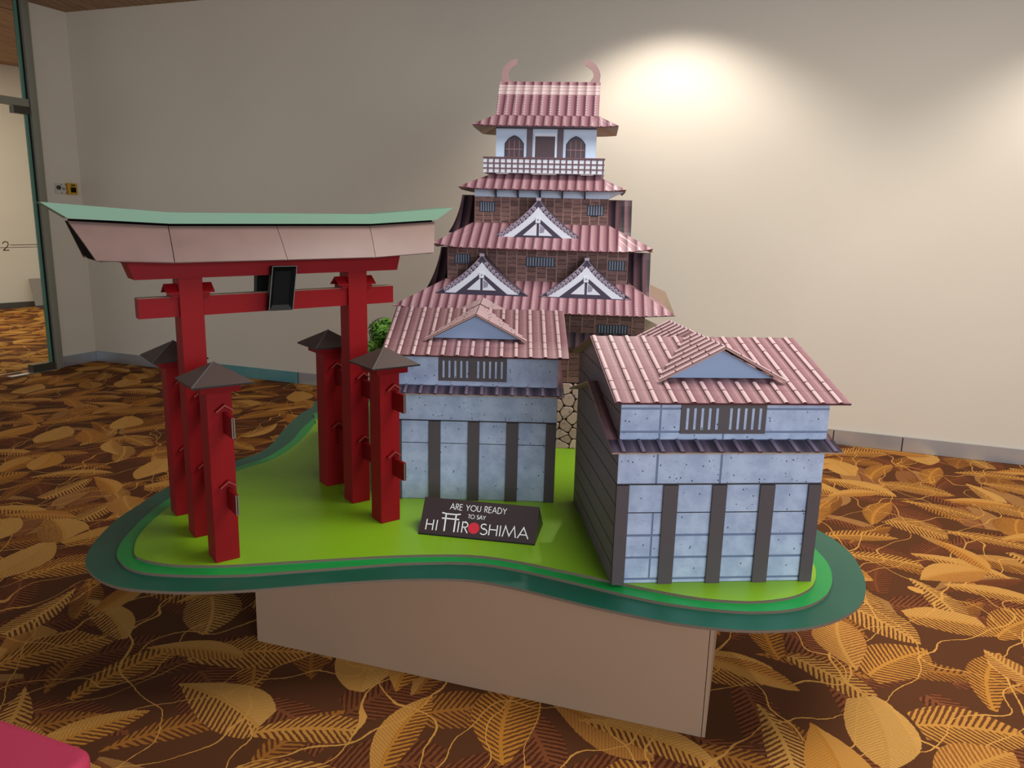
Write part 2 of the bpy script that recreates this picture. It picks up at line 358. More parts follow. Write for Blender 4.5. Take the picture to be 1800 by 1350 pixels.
# vinyl number and double rule on the glass
vin = MB()
frame_box(vin, door_pt, .022, .275, .0042, .0048, 1.164, 1.170); frame_box(vin, door_pt, .022, .40, .0042, .0048, 1.143, 1.148)
def vin_stroke(pts, w):
    for (a, c), (d, e) in zip(pts, pts[1:]):
        L = math.hypot(d-a, e-c); nx, nz = -(e-c)/L*w, (d-a)/L*w
        vin.face([door_pt(q[0], .0052, q[1]) for q in ((a+nx, c+nz), (d+nx, e+nz), (d-nx, e-nz), (a-nx, c-nz))])
vin_stroke([(.345, 1.178), (.335, 1.193), (.315, 1.198), (.298, 1.190), (.294, 1.174), (.304, 1.155), (.345, 1.122), (.290, 1.122)], .0045)
vin.build('vinyl_number', M['brownink'], gl)
# hall beyond the glass
HX, HY, HYAW = -7.68202, 11.44076, math.radians(53.854)
def hall_pt(x, off, z): return (HX+math.cos(HYAW)*x+math.sin(HYAW)*off, HY+math.sin(HYAW)*x-math.cos(HYAW)*off, z)
struct(frame_box(MB(), hall_pt, -5, 4, -.12, 0, 0, 3.6).build('wall_hall', M['wall']))
struct(frame_box(MB(), hall_pt, -5, 4, 0, .02, 0, .085).build('baseboard_hall', M['skirt']))
hc = struct(frame_box(MB(), hall_pt, -5, 4, 0, 5.0, 3.512, 3.56).build('ceiling_hall', M['backing']))
for i in range(12):
    frame_box(MB(), hall_pt, -5, 4, .3*i+.004, .3*i+.296, 3.50, 3.512).build('plank', M['plank'], hc)
gp = thing('grey_panel', 'grey board leaning on the hall wall behind the glass door', 'board', hall_pt(.53, .15, 0), HYAW)
MB().hexa([(-.1, -.02, 0), (.12, -.02, 0), (.12, .0, 0), (-.1, .0, 0), (-.1, .11, .43), (.12, .11, .43), (.12, .13, .43), (-.1, .13, .43)]).build('board_sheet', M['board2'], gp)
MB().box(-.1, .12, -.03, -.02, 0, .03).build('foot_strip', M['skirt'], gp)
# wall switches and call point on the short wall
def device(name, label, cat, x0, x1, z0, z1): return thing(name, label, cat, ret_pt((x0+x1)/2, .0, (z0+z1)/2), RYAW), (x1-x0)/2, (z1-z0)/2
o, hx, hz = device('wall_switch', 'narrow white wall switch with dark round knob, nearest the glass door', 'switch', .232, .277, 1.628, 1.722)
bevel(MB().box(-hx, hx, 0, .02, -hz, hz).build('plate', M['plate'], o), .004)
def disc(r, y0, y1, n=16, cx=0, cz=0): return MB().prism_y([(cx+r*math.cos(2*PI*i/n), cz+r*math.sin(2*PI*i/n)) for i in range(n)], y0, y1)
disc(.019, .02, .035, cz=.01).build('knob', M['knob'], o)
o, hx, hz = device('wall_switch', 'square white wall plate between the narrow switch and the yellow box', 'switch', .170, .228, 1.628, 1.722)
bevel(MB().box(-hx, hx, 0, .018, -hz, hz).build('plate', M['plate'], o), .004)
disc(.013, .018, .024).build('button', M['board2'], o)
for sx in (-1, 1):
    for sz in (-1, 1): disc(.0045, .018, .02, 8, sx*.022, sz*.037).build('screw', M['knob'], o)
o, hx, hz = device('call_point', 'yellow emergency call box on the short wall beside the door', 'call box', .066, .166, 1.626, 1.730)
bevel(MB().box(-hx, hx, 0, .035, -hz, hz).build('case', M['yellow'], o), .005)
MB().box(-.03, .022, .035, .039, -.033, .014).build('window', M['blackp'], o)
MB().box(-.024, .016, .035, .038, .026, .04).build('label_strip', M['knob'], o)

# ------------------------------------------------------------------ display base
def smooth(pts, per=4):
    out = []; n = len(pts)
    for i in range(n):
        p0, p1, p2, p3 = (Vector(pts[(i+k-1) % n]) for k in range(4))
        for j in range(per):
            t = j/per
            q = .5*((2*p1)+(-p0+p2)*t+(2*p0-5*p1+4*p2-p3)*t*t+(-p0+3*p1-3*p2+p3)*t**3); out.append((q.x, q.y))
    return out
TOP = [(-1.10, 4.28), (-1.094, 4.164), (-1.085, 3.963), (-1.085, 3.766), (-1.105, 3.566), (-1.15, 3.437), (-1.229, 3.314), (-1.30, 3.1), (-1.338, 2.886), (-1.338, 2.690), (-1.318, 2.55),
       (-1.268, 2.427), (-1.219, 2.387), (-1.164, 2.366), (-1.084, 2.351), (-.941, 2.357), (-.802, 2.383), (-.590, 2.427), (-.371, 2.467), (-.143, 2.485), (.016, 2.452), (.168, 2.390), (.282, 2.341),
       (.393, 2.293), (.498, 2.249), (.604, 2.215), (.710, 2.201), (.793, 2.205), (.886, 2.232), (.950, 2.271), (.998, 2.322), (1.038, 2.400), (1.062, 2.496), (1.05, 2.65), (1.0, 2.9), (.93, 3.3), (.85, 3.8), (.78, 4.3), (.6, 4.75), (.2, 4.86), (-.4, 4.84), (-.9, 4.66)]
MID = [(-1.16, 4.45), (-1.145, 4.332), (-1.15, 4.078), (-1.138, 3.872), (-1.15, 3.713), (-1.185, 3.534), (-1.266, 3.405), (-1.345, 3.2), (-1.396, 2.990), (-1.404, 2.82), (-1.392, 2.669), (-1.375, 2.55), (-1.340, 2.449),
       (-1.304, 2.400), (-1.266, 2.360), (-1.205, 2.326), (-1.126, 2.311), (-.996, 2.309), (-.856, 2.322), (-.720, 2.354), (-.581, 2.386), (-.367, 2.435), (-.141, 2.455), (.016, 2.418), (.167, 2.352), (.279, 2.299),
       (.386, 2.246), (.491, 2.205), (.595, 2.178), (.700, 2.163), (.783, 2.164), (.869, 2.179), (.955, 2.218), (1.023, 2.278), (1.073, 2.354), (1.106, 2.432), (1.126, 2.514), (1.130, 2.60), (1.118, 2.75), (1.06, 3.0), (.99, 3.3), (.91, 3.8), (.84, 4.35), (.64, 4.82), (.2, 4.93), (-.42, 4.91), (-.96, 4.74)]
DRK = [(-1.25, 4.80), (-1.235, 4.65), (-1.262, 4.434), (-1.258, 4.117), (-1.238, 3.85), (-1.25, 3.68), (-1.319, 3.54), (-1.41, 3.37), (-1.479, 3.161), (-1.503, 2.899), (-1.511, 2.79), (-1.500, 2.674), (-1.482, 2.564), (-1.456, 2.472), (-1.422, 2.400),
       (-1.383, 2.350), (-1.330, 2.300), (-1.255, 2.253), (-1.174, 2.230), (-1.065, 2.221), (-.963, 2.225), (-.829, 2.243), (-.697, 2.274), (-.563, 2.306), (-.353, 2.344), (-.134, 2.354), (.017, 2.310), (.162, 2.244), (.269, 2.194),
       (.374, 2.152), (.475, 2.115), (.576, 2.090), (.677, 2.076), (.781, 2.077), (.895, 2.097), (.989, 2.138), (1.076, 2.200), (1.138, 2.267), (1.186, 2.349), (1.222, 2.440), (1.249, 2.551), (1.261, 2.66), (1.250, 2.768), (1.221, 2.86), (1.15, 3.05), (1.06, 3.4), (.97, 3.9), (.88, 4.45), (.68, 4.95), (.2, 5.05), (-.45, 5.03), (-1.05, 4.97)]
TH = .0095
MID = [(x*(1.5-HB+TH)/(1.5-HB+.014), y*(1.5-HB+TH)/(1.5-HB+.014)) for x, y in MID]
DRK = [(x*(1.5-HB+2*TH)/(1.5-HB+.028), y*(1.5-HB+2*TH)/(1.5-HB+.028)) for x, y in DRK]
base = thing('landscape_base', 'three-layer green cardboard base with wavy outline carrying the castle, storehouses and gate', 'base', (0, 0, HB-3*TH))
for k, (pts, mat, nm) in enumerate(((DRK, 'g3', 'dark_green_layer'), (MID, 'g2', 'bright_green_layer'), (TOP, 'g1', 'lime_green_layer'))):
    MB().prism_z(smooth(pts, 3), k*TH, (k+1)*TH, 0, 1).build(nm, [M[mat], M['edge']], base)
pd = thing('pedestal', 'plain brown cardboard box pedestal under the green base', 'pedestal', (-.88723, 2.49715, 0), -.30612)
PW, PDp, PH = 1.562, .95, 1.5-(1.5-HB)*.946-3*TH*.946
MB().box(0, PW-.012, 0, .012, 0.001, PH).build('front_panel', M['plinth'], pd)
MB().box(PW-.010, PW, .002, PDp, 0.001, PH).build('side_panel', M['plinth'], pd)
MB().box(0, .012, .014, PDp, 0.001, PH).build('side_panel', M['plinth'], pd)
MB().box(.014, PW-.012, PDp-.012, PDp, 0.001, PH).build('back_panel', M['plinth'], pd)

# ------------------------------------------------------------------ storehouses
HW, HD = .667, .745
ROOF_K = .316
def roof_z(y): return .615+ROOF_K*(min(y, HD-y)+.06)
def roll_mesh(L, r, name, mat):     # half-octagon roll along +Y from 0 to L, lying on z=0
    mb = MB(); n = 5; pr = [(r*math.cos(PI-PI*i/n), r*.8*math.sin(PI-PI*i/n)) for i in range(n+1)]
    for i in range(n):
        (x0, z0), (x1, z1) = pr[i], pr[i+1]
        mb.face([(x0, 0, z0), (x1, 0, z1), (x1, L, z1), (x0, L, z0)], [(i/n, 0), ((i+1)/n, 0), ((i+1)/n, L), (i/n, L)], 0)
    mb.face([(x, 0, z) for x, z in pr], None, 1); mb.face([(x, L, z) for x, z in pr][::-1], None, 1)
    return mb.mesh(name, [M[mat], M['cap']])
def place_roll(me, parent, p, ydir, nrm, name='tile_roll'):
    y = Vector(ydir).normalized(); z = Vector(nrm).normalized(); x = y.cross(z)
    o = link(name, me, parent); m = Matrix((x, y, z)).transposed().to_4x4(); m.translation = Vector(p); o.matrix_basis = m; return o
def storehouse(label, jointed):
    t = thing('storehouse', label, 'storehouse', group=None)
    # walls: body pentagon shell behind, printed blocks on the front
    gab = [(0, 0), (HD, 0), (HD, .628), (HD/2, .745), (0, .628)]
    for x0, x1 in ((0, .006), (HW-.006, HW)):
        w = MB().prism_x(gab, x0, x1).build('side_wall', M['side'], t)
        xs = (-.0008, 0) if x0 == 0 else (HW, HW+.0008)
        for z in (.06, .125, .195, .265, .335, .40, .50, .565, .64):
            y1 = HD if z < .628 else HD-.05; y0 = 0 if z < .628 else .05
            MB().box(xs[0], xs[1], y0+.004, y1-.004, z, z+.003).build('seam', M['seam'], w)
    MB().box(.006, HW-.006, HD-.006, HD, 0, .628).build('back_wall', M['side'], t)
    fw = MB().box(.006, HW-.006, .0045, .014, 0, .336).box(.0005, HW-.0005, -.0006, .006, .341, .626).build('front_wall', M['joint'], t)
    def block(x0, x1, z0, z1, y=.0):
        MB().box(x0, x1, y, .008, z0, z1).build('block', M['concrete'], fw)
    MB().box(.004, HW-.004, .0035, .006, .2403, .2432).build('seam', M['seam'], fw)
    P = [(0.0, .040), (.151, .198), (.310, .356), (.466, .514), (.626, HW)]
    for (a, c), (d, e) in zip(P, P[1:]):
        if jointed:
            rows = [(.002, .011), (.019, .085), (.093, .161), (.169, .240), (.2435, .335)]
            for z0, z1 in rows:
                if a == 0 and z1 < .3 and z0 > .015:
                    block(c-.004, .120, z0, z1, .003); block(.126, d+.004, z0, z1, .003)
                else: block(c-.004, d+.004, z0, z1, .003)
        else:
            for z0, z1 in ((.002, .2405), (.2435, .335)): block(c-.004, d+.004, z0, z1, .003)
    if jointed:
        for x0, x1 in ((.001, .121), (.128, .327), (.334, HW-.001)): block(x0, x1, .341, .482, -.002)
        for x0, x1 in ((.001, .122), (.128, .325), (.331, HW-.001)): block(x0, x1, .486, .506, -.002)
        for x0, x1 in ((.001, .122), (.128, HW-.001)): block(x0, x1, .513, .580, -.002); block(x0, x1, .587, .626, -.002)
    else:
        block(.001, HW-.001, .341, .482, -.002); block(.001, HW-.001, .485, .626, -.002)
    MB().box(0, HW, -.003, .006, .336, .341).build('sill_line', M['seam'], t)
    for a, c in P: MB().box(a, c, -.006, .008, 0, .335).build('pilaster', M['slate'], t)
    w = MB().box(.189, .461, -.006, 0, .504, .618).build('window', M['slate'], t)
    for g0 in (.205, .343):
        for i in range(5):
            x = g0+i*.0235; MB().box(x, x+.0078, -.0072, -.006, .518, .586).build('slot', M['concrete'], w)
    # lower roof: front and back eaves, strips round the gable ends
    zl = lambda y: .463+.29*(min(y, HD-y)+.07)
    lr = bpy.data.objects.new('lower_roof', None); COL.objects.link(lr); lr.parent = t
    n = Vector((0, -.29, 1)).normalized(); nb = Vector((0, .29, 1)).normalized()
    XL, XR = -.036, .690
    MB().slab([(XL, -.07, zl(-.07)), (XR, -.07, zl(-.07)), (XR, -.001, zl(0)), (XL, -.001, zl(0))], n, .005, [(XL, 0), (XR, 0), (XR, .07), (XL, .07)], 0, 1, 1).build('eave_panel', [M['darkpan'], M['tan']], lr)
    for x0, x1 in ((XL, 0), (HW, XR)):
        MB().slab([(x0, -.001, zl(0)), (x1, -.001, zl(0)), (x1, HD/2, zl(HD/2)), (x0, HD/2, zl(HD/2))], n, .005, [(x0, 0), (x1, 0), (x1, .39), (x0, .39)], 0, 1, 1).build('eave_strip', [M['pan'], M['tan']], lr)
        MB().slab([(x1, HD+.004, zl(HD+.004)), (x0, HD+.004, zl(HD+.004)), (x0, HD/2, zl(HD/2)), (x1, HD/2, zl(HD/2))], nb, .005, [(x0, 0), (x1, 0), (x1, .39), (x0, .39)], 0, 1, 1).build('eave_strip', [M['pan'], M['tan']], lr)
    MB().slab([(HW, HD+.004, zl(HD+.004)), (0, HD+.004, zl(HD+.004)), (0, HD+.001, zl(HD)), (HW, HD+.001, zl(HD))], nb, .005, None, 0, 1, 1).build('eave_panel', [M['darkpan'], M['tan']], lr)
    short = roll_mesh(.072, .0075, 'tile_roll', 'darkroll')
    for i in range(12):
        place_roll(short, lr, (.0+i*.0605, -.0715, zl(-.0715)), (0, 1, .29), n)
    # upper roof
    X0, X1, E0, E1 = -.034, .703, -.06, HD+.004
    n = Vector((0, -ROOF_K, 1)).normalized(); nb = Vector((0, ROOF_K, 1)).normalized(); sl = math.hypot(1, ROOF_K)
    off = .0575*.5
    LF = (HD/2-E0)*sl
    rp = MB().slab([(X0, E0, roof_z(E0)), (X1, E0, roof_z(E0)), (X1, HD/2, roof_z(HD/2)), (X0, HD/2, roof_z(HD/2))], n, .006,
                   [(X0+.022, 0), (X1+.022, 0), (X1+.022, LF), (X0+.022, LF)], 0, 1, 2).build('roof_panel', [M['pan'], M['cap'], M['tan']], t)
    rb = MB().slab([(X1, E1, roof_z(E1)), (X0, E1, roof_z(E1)), (X0, HD/2, roof_z(HD/2)), (X1, HD/2, roof_z(HD/2))], nb, .006,
                   [(X1, 0), (X0, 0), (X0, LF), (X1, LF)], 0, 1, 2).build('roof_panel', [M['pan'], M['cap'], M['tan']], t)
    RX, RZ, K2 = .333, .764, .520                  # cross gable ridge x, height, slope
    def under(x, y): return RZ-K2*abs(x-RX) > roof_z(y)+.001 and .05 < y < HD-.05
    br = [0, .165, .285, .46, .755, .88, 1]
    segs = [roll_mesh(LF*(c-a)-.004, .0085, 'tile_roll', 'roll') for a, c in zip(br, br[1:])]
    for i in range(13):
        x = -.022+i*.0575
        for s, (a, c) in zip(segs, zip(br, br[1:])):
            ym = E0+LF*(a*.35+c*.65)/sl
            if under(x, ym): continue
            y = E0+LF*a/sl-.002; place_roll(s, rp, (x, y, roof_z(y)), (0, 1, ROOF_K), n)
    # cross gable (front and back face)
    cg = bpy.data.objects.new('cross_gable', None); COL.objects.link(cg); cg.parent = t
    Y0, Y1 = .045, HD-.065
    def vx(y): return max(0, (RZ-roof_z(y))/K2)
    for s in (-1, 1):
        n2 = Vector((s*K2, 0, 1)).normalized(); xt = RX+s*.206
        zt = RZ-K2*.206; xv = RX+s*vx(HD/2)
        poly = [(RX, Y0, RZ), (xt, Y0, zt), (xv, HD/2, RZ-K2*abs(xv-RX)), (xt, Y1, zt), (RX, Y1, RZ)]
        sp = MB().slab([(p[0], p[1], p[2]+.004) for p in poly], n2, .005, [((p[1]-Y0-.009)*(.0575/.0468), abs(p[0]-RX)) for p in poly], 0, 1, 2).build('slope_panel', [M['pan'], M['verge'], M['tan']], cg)
        for j in range(7):
            y = Y0+.009+j*.0468
            L = vx(y)*math.hypot(1, K2)
            if j == 0: L = .206*math.hypot(1, K2)
            if L < .02: continue
            nseg = 4 if j < 2 else (3 if j < 4 else 2)
            for q in range(nseg):
                a = L*q/nseg
                d = Vector((s, 0, -K2)).normalized(); p = Vector((RX, y, RZ+.004))+d*a
                if j == 0 and q == 0: a += .0
                place_roll(roll_mesh(L/nseg-.003, .0075, 'tile_roll', 'roll'), sp, p, d, n2)
                if j < 6: place_roll(sp.children[-1].data, sp, (p.x, HD-y-.022, p.z), d, n2)
    fy = .082
    fz = lambda x: RZ-.008-K2*abs(x-RX)
    zb = roof_z(fy)+.004; hw = (RZ-.008-zb)/K2
    MB().prism_y([(RX-hw, zb), (RX+hw, zb), (RX, RZ-.008)], fy, fy+.005).build('gable_face', M['blue'], cg)
    MB().prism_y([(RX-hw, zb), (RX+hw, zb), (RX, RZ-.008)], HD-fy-.015, HD-fy-.010).build('gable_face', M['blue'], cg)
    return t
rh = storehouse('blue-grey storehouse with printed block joints, on the right, nearest the right end of the base', True)
rh.location = (.3359, 2.2914, HB); rh.rotation_euler = (0, 0, .09166)
lh = storehouse('blue-grey storehouse without block joints, behind the dark slogan sign', False)
lh.location = (.184-HW, 3.0135, HB)
rh['group'] = lh['group'] = 'castle storehouses on the green base'

# ------------------------------------------------------------------ castle tower
K = thing('castle_tower', 'tall multi-tier castle keep of brown boards with pink-brown tiled roofs behind the storehouses', 'castle', (.2856, 3.7913, HB), -.10)
BK = .80
# walls
def tier(x0, x1, z0, z1, y0, y1, mat, name='tier_wall'):
    return MB().box(x0, x1, y0, y1, z0, z1).build(name, M[mat], K)
stone_wall = tier(-.74, .359, 0, .34, .004, BK, 'backing', 'stone_base')
w1 = tier(-.74, .359, .34, .60, .004, BK, 'backing'); w2 = tier(-.74, .359, .60, .705, .006, BK, 'backing')
w3 = tier(-.642, .266, .80, 1.0, .104, .70, 'backing'); w4 = tier(-.522, .157, 1.09, 1.252, .204, .60, 'backing')
tier(-.524, .160, 1.252, 1.295, .20, .60, 'whiteblue', 'plaster_band'); tier(-.428, .082, 1.36, 1.615, .27, .53, 'whiteblue', 'top_wall')
# stones
def clip(poly, a, n):
    out = []; k = len(poly)
    for i in range(k):
        p, q = poly[i], poly[(i+1) % k]; dp = (p[0]-a[0])*n[0]+(p[1]-a[1])*n[1]; dq = (q[0]-a[0])*n[0]+(q[1]-a[1])*n[1]
        if dp <= 0: out.append(p)
        if dp*dq < 0: t = dp/(dp-dq); out.append((p[0]+(q[0]-p[0])*t, p[1]+(q[1]-p[1])*t))
    return out
rs = random.Random(11); seeds = []
nx, nz = 13, 10
for j in range(nz):
    for i in range(nx):
        seeds.append((-.74+1.099*(i+.5+(j % 2)*.5-.25+rs.uniform(-.3, .3))/nx, .34*(j+.5+rs.uniform(-.3, .3))/nz))
for a in seeds:
    poly = [(-.74, 0), (.359, 0), (.359, .34), (-.74, .34)]
    for c in seeds:
        if c == a or abs(c[0]-a[0]) > .2 or abs(c[1]-a[1]) > .14: continue
        d = (c[0]-a[0], (c[1]-a[1])*1.0); L = math.hypot(*d); nn = (d[0]/L, d[1]/L)
        m = ((a[0]+c[0])/2-nn[0]*.0022, (a[1]+c[1])/2-nn[1]*.0022); poly = clip(poly, m, nn)
    if len(poly) < 3: continue
    cx = sum(p[0] for p in poly)/len(poly); cz = sum(p[1] for p in poly)/len(poly)
    # knock the corners off
    r = []
    for i in range(len(poly)):
        p, q, o2 = poly[i], poly[(i+1) % len(poly)], poly[i-1]
        r += [(p[0]+(o2[0]-p[0])*.2, p[1]+(o2[1]-p[1])*.2), (p[0]+(q[0]-p[0])*.2, p[1]+(q[1]-p[1])*.2)]
    inn = [(cx+(p[0]-cx)*.9, cz+(p[1]-cz)*.9) for p in r]
    mb = MB(); mb.face([(x, -.004, z) for x, z in inn])
    for i in range(len(r)):
        j = (i+1) % len(r); mb.face([(r[i][0], .0, r[i][1]), (r[j][0], .0, r[j][1]), (inn[j][0], -.004, inn[j][1]), (inn[i][0], -.004, inn[i][1])])
        mb.face([(r[j][0], .0, r[j][1]), (r[i][0], .0, r[i][1]), (r[i][0], .004, r[i][1]), (r[j][0], .004, r[j][1])])
    mb.build('stone', M['stone'], stone_wall)
# boards and battens
stuffb = MB()
def boards(x0, x1, z0, z1, y, ncol, nrow, holes, parent, stuff_left_of=None, seed=1):
    r = random.Random(seed); cw = (x1-x0)/ncol; bw = .006
    for i in range(ncol+1):
        x = x0+i*cw; xa, xb = max(x0, x-bw/2), min(x1, x+bw/2)
        st = stuff_left_of is not None and x < stuff_left_of
        if st: stuffb.box(xa, xb, y-.003, y+.003, z0, z1, 1)
        else:
            spans = [(z0, z1)]
            for hx0, hx1, hz0, hz1 in holes:
                if hx0 < x < hx1: spans = [q for a, c in spans for q in ((a, min(c, hz0)), (max(a, hz1), c)) if q[1]-q[0] > .004]
            for a, c in spans: MB().box(xa, xb, y-.003, y+.003, a, c).build('batten', M['batten'], parent)
    for i in range(ncol):
        xa, xb = x0+i*cw+bw/2, x0+(i+1)*cw-bw/2; k0 = r.uniform(-.25, .25)
        for j in range(nrow):
            za, zb = z0+(z1-z0)*(j+(k0 if j else 0))/nrow+.0012, z0+(z1-z0)*(j+1+(k0 if j < nrow-1 else 0))/nrow-.0012
            if zb-za < .004: continue
            pieces = [(xa, xb, za, zb)]
            for hx0, hx1, hz0, hz1 in holes:
                nw = []
                for a, c, d, e in pieces:
                    if c <= hx0 or a >= hx1 or e <= hz0 or d >= hz1: nw.append((a, c, d, e)); continue
                    if d < hz0-.004: nw.append((a, c, d, hz0))
                    if e > hz1+.004: nw.append((a, c, hz1, e))
                    if a < hx0-.004: nw.append((a, hx0, max(d, hz0), min(e, hz1)))
                    if c > hx1+.004: nw.append((hx1, c, max(d, hz0), min(e, hz1)))
                pieces = nw
            for a, c, d, e in pieces:
                if stuff_left_of is not None and a < stuff_left_of: stuffb.box(a, c, y-r.uniform(0, .0012), y+.003, d, e, 0)
                else: MB().box(a, c, y-r.uniform(0, .0015), y+.003, d, e).build('board', M['board'], parent)
H4 = [(-.498, -.417, 1.175, 1.227), (.050, .136, 1.168, 1.220)]
H3 = [(-.607, -.524, .915, .964), (-.244, -.097, .911, .960), (.168, .252, .902, .953)]
H2 = [(.129, .278, .600, .645)]
boards(-.522, .157, 1.115, 1.252, .201, 15, 6, H4, w4, None, 3)
boards(-.642, .266, .835, .996, .101, 18, 7, H3, w3, None, 5)
boards(-.74, .359, .598, .73, .001, 18, 4, H2, w2, -.08, 8)
boards(-.74, .359, .345, .53, .001, 18, 6, [], w1, -.08, 9)
so = stuffb.build('hidden_boards', [M['board'], M['batten']], w1); so['kind'] = 'stuff'
def barred(x0, x1, z0, z1, y, nb):
    w = MB().box(x0, x1, y, y+.004, z0, z1).build('window', M['navy'], K)
    for i in range(nb):
        x = x0+(x1-x0)*(i+.75)/(nb+.5); d = (x1-x0)/nb*.22
        MB().box(x-d, x+d, y-.003, y, z0+.004, z1-.003).build('window_bar', M['bar'], w)
    return w
for q in H4: barred(*q, .200, 6)
for q, nb in zip(H3, (6, 10, 6)): barred(*q, .100, nb)
barred(*H2[0], .0, 10)
# skirt roofs
PER = .0455
def skirt(z0, z1, e, t, flare, mats=('cpan', 'crow'), rows=True, sides=True, name='roof_tier', thick=.004):
    (ex0, ex1, ey0, ey1), (tx0, tx1, ty0, ty1) = e, t
    top = bpy.data.objects.new(name, None); COL.objects.link(top); top.parent = K
    def pt(side, u, v):   # u along eave 0..1, v 0 eave..1 top
        c = {'front': ((ex0, ey0), (ex1, ey0), (tx0, ty0), (tx1, ty0)), 'back': ((ex1, ey1), (ex0, ey1), (tx1, ty1), (tx0, ty1)),
             'left': ((ex0, ey1), (ex0, ey0), (tx0, ty1), (tx0, ty0)), 'right': ((ex1, ey0), (ex1, ey1), (tx1, ty0), (tx1, ty1))}[side]
        a = Vector(c[0]).lerp(Vector(c[1]), u); d = Vector(c[2]).lerp(Vector(c[3]), u); p = a.lerp(d, v)
        lift = flare*max(0, (abs(u-.5)-.34)/.16)**2*(1-v)
        return Vector((p.x, p.y, z0+(z1-z0)*v+lift))
    for side in ('front', 'left', 'right', 'back'):
        mb = MB(); N = 24
        L = (pt(side, 1, 0)-pt(side, 0, 0)).length; H = (pt(side, .5, 1)-pt(side, .5, 0)).length
        P = [[pt(side, i/N, v) for i in range(N+1)] for v in (0, 1)]
        n = (P[0][N]-P[0][0]).cross(P[1][0]-P[0][0]).normalized()
        du = (pt(side, 1, 0)-pt(side, 0, 0)).normalized(); o0 = pt(side, 0, 0)
        for i in range(N):
            q = [P[0][i], P[0][i+1], P[1][i+1], P[1][i]]; uv = [((p-o0).dot(du), 0 if k < 2 else H) for k, p in enumerate(q)]
            mb.face(q, uv, 0); mb.face([p-n*thick for p in q][::-1], None, 1)
            mb.face([q[0], q[0]-n*thick, q[1]-n*thick, q[1]], None, 2)
        for i in (0, N): mb.face([P[0][i], P[0][i]-n*thick, P[1][i]-n*thick, P[1][i]], None, 1)
        mats_ = [M[mats[0]], M['tan'], M['cap']] if side != 'right' or not sides else [M[mats[0]], M['tan'], M['cap']]
        pn = mb.build('roof_panel', mats_, top)
        if rows and side == 'front':
            cnt = int(L/PER)+1
            for i in range(cnt):
                s = (i+.12)*PER
                if s > L-.006: continue
                a = o0+du*s
                # clip by the hip lines
                tl = (pt(side, 0, 1)-o0).dot(du); tr = (pt(side, 1, 1)-o0).dot(du); v1 = 1.0
                if s < tl: v1 = s/tl
                if s > tr: v1 = (L-s)/(L-tr)
                if v1 < .12: continue
                u0 = s/L
                p0 = pt(side, u0, 0)
                ut = min(1, max(0, (s-tl)/(tr-tl))) if v1 == 1 else None
                pv = Vector(((pt(side, .5, 1)-pt(side, .5, 0)).dot(n.cross(du)))*(n.cross(du)))  # slope direction
                p1 = p0+pv.normalized()*((pt(side, .5, 1)-p0).dot(pv.normalized()))*v1
                d = p1-p0; Ln = d.length-.002
                if Ln < .008: continue
                mbr = MB(); r_ = .0062; x = d.normalized().cross(n)
                pr = [(-r_, 0), (-r_*.55, .0035), (r_*.55, .0035), (r_, 0)]
                A = [p0+x*px+n*(pz+.0003) for px, pz in pr]; B = [q+d.normalized()*Ln for q in A]
                for w in range(3): mbr.face([A[w], A[w+1], B[w+1], B[w]], [(w/3, 0), ((w+1)/3, 0), ((w+1)/3, Ln), (w/3, Ln)])
                mbr.face(A[::-1], [(0, .01)]*4); mbr.face(B, [(0, .01)]*4)
                mbr.build('tile_row', M[mats[1]], pn)
    return top
T2y = .0
skirt(.526, .60, (-.79, .405, -.022, BK+.03), (-.742, .361, .0, BK), .0, ('cdark', 'crow'), False, True, 'small_eave')
skirt(.703, .838, (-.876, .494, -.108, .88), (-.650, .275, .095, .72), .012)
skirt(1.0, 1.122, (-.695, .375, -.025, .80), (-.530, .166, .195, .62), .02)
skirt(1.287, 1.368, (-.592, .238, .105, .70), (-.440, .086, .245, .56), .010)
skirt(1.597, 1.656, (-.540, .188, .185, .62), (-.436, .090, .265, .54), .006)
# under-eave rafters on the plaster band
for i in range(5):
    x = -.415+i*.1125; MB().hexa([(x, .17, 1.262), (x+.006, .17, 1.262), (x+.006, .20, 1.248), (x, .20, 1.248), (x, .13, 1.287), (x+.006, .13, 1.287), (x+.006, .20, 1.29), (x, .20, 1.29)]).build('rafter', M['navy'], K)
MB().face([(.160, .205, 1.252), (.232, .16, 1.287), (.160, .205, 1.292)]).face([(.160, .209, 1.252), (.160, .209, 1.292), (.232, .164, 1.287)]).build('eave_gusset', M['white'], K)
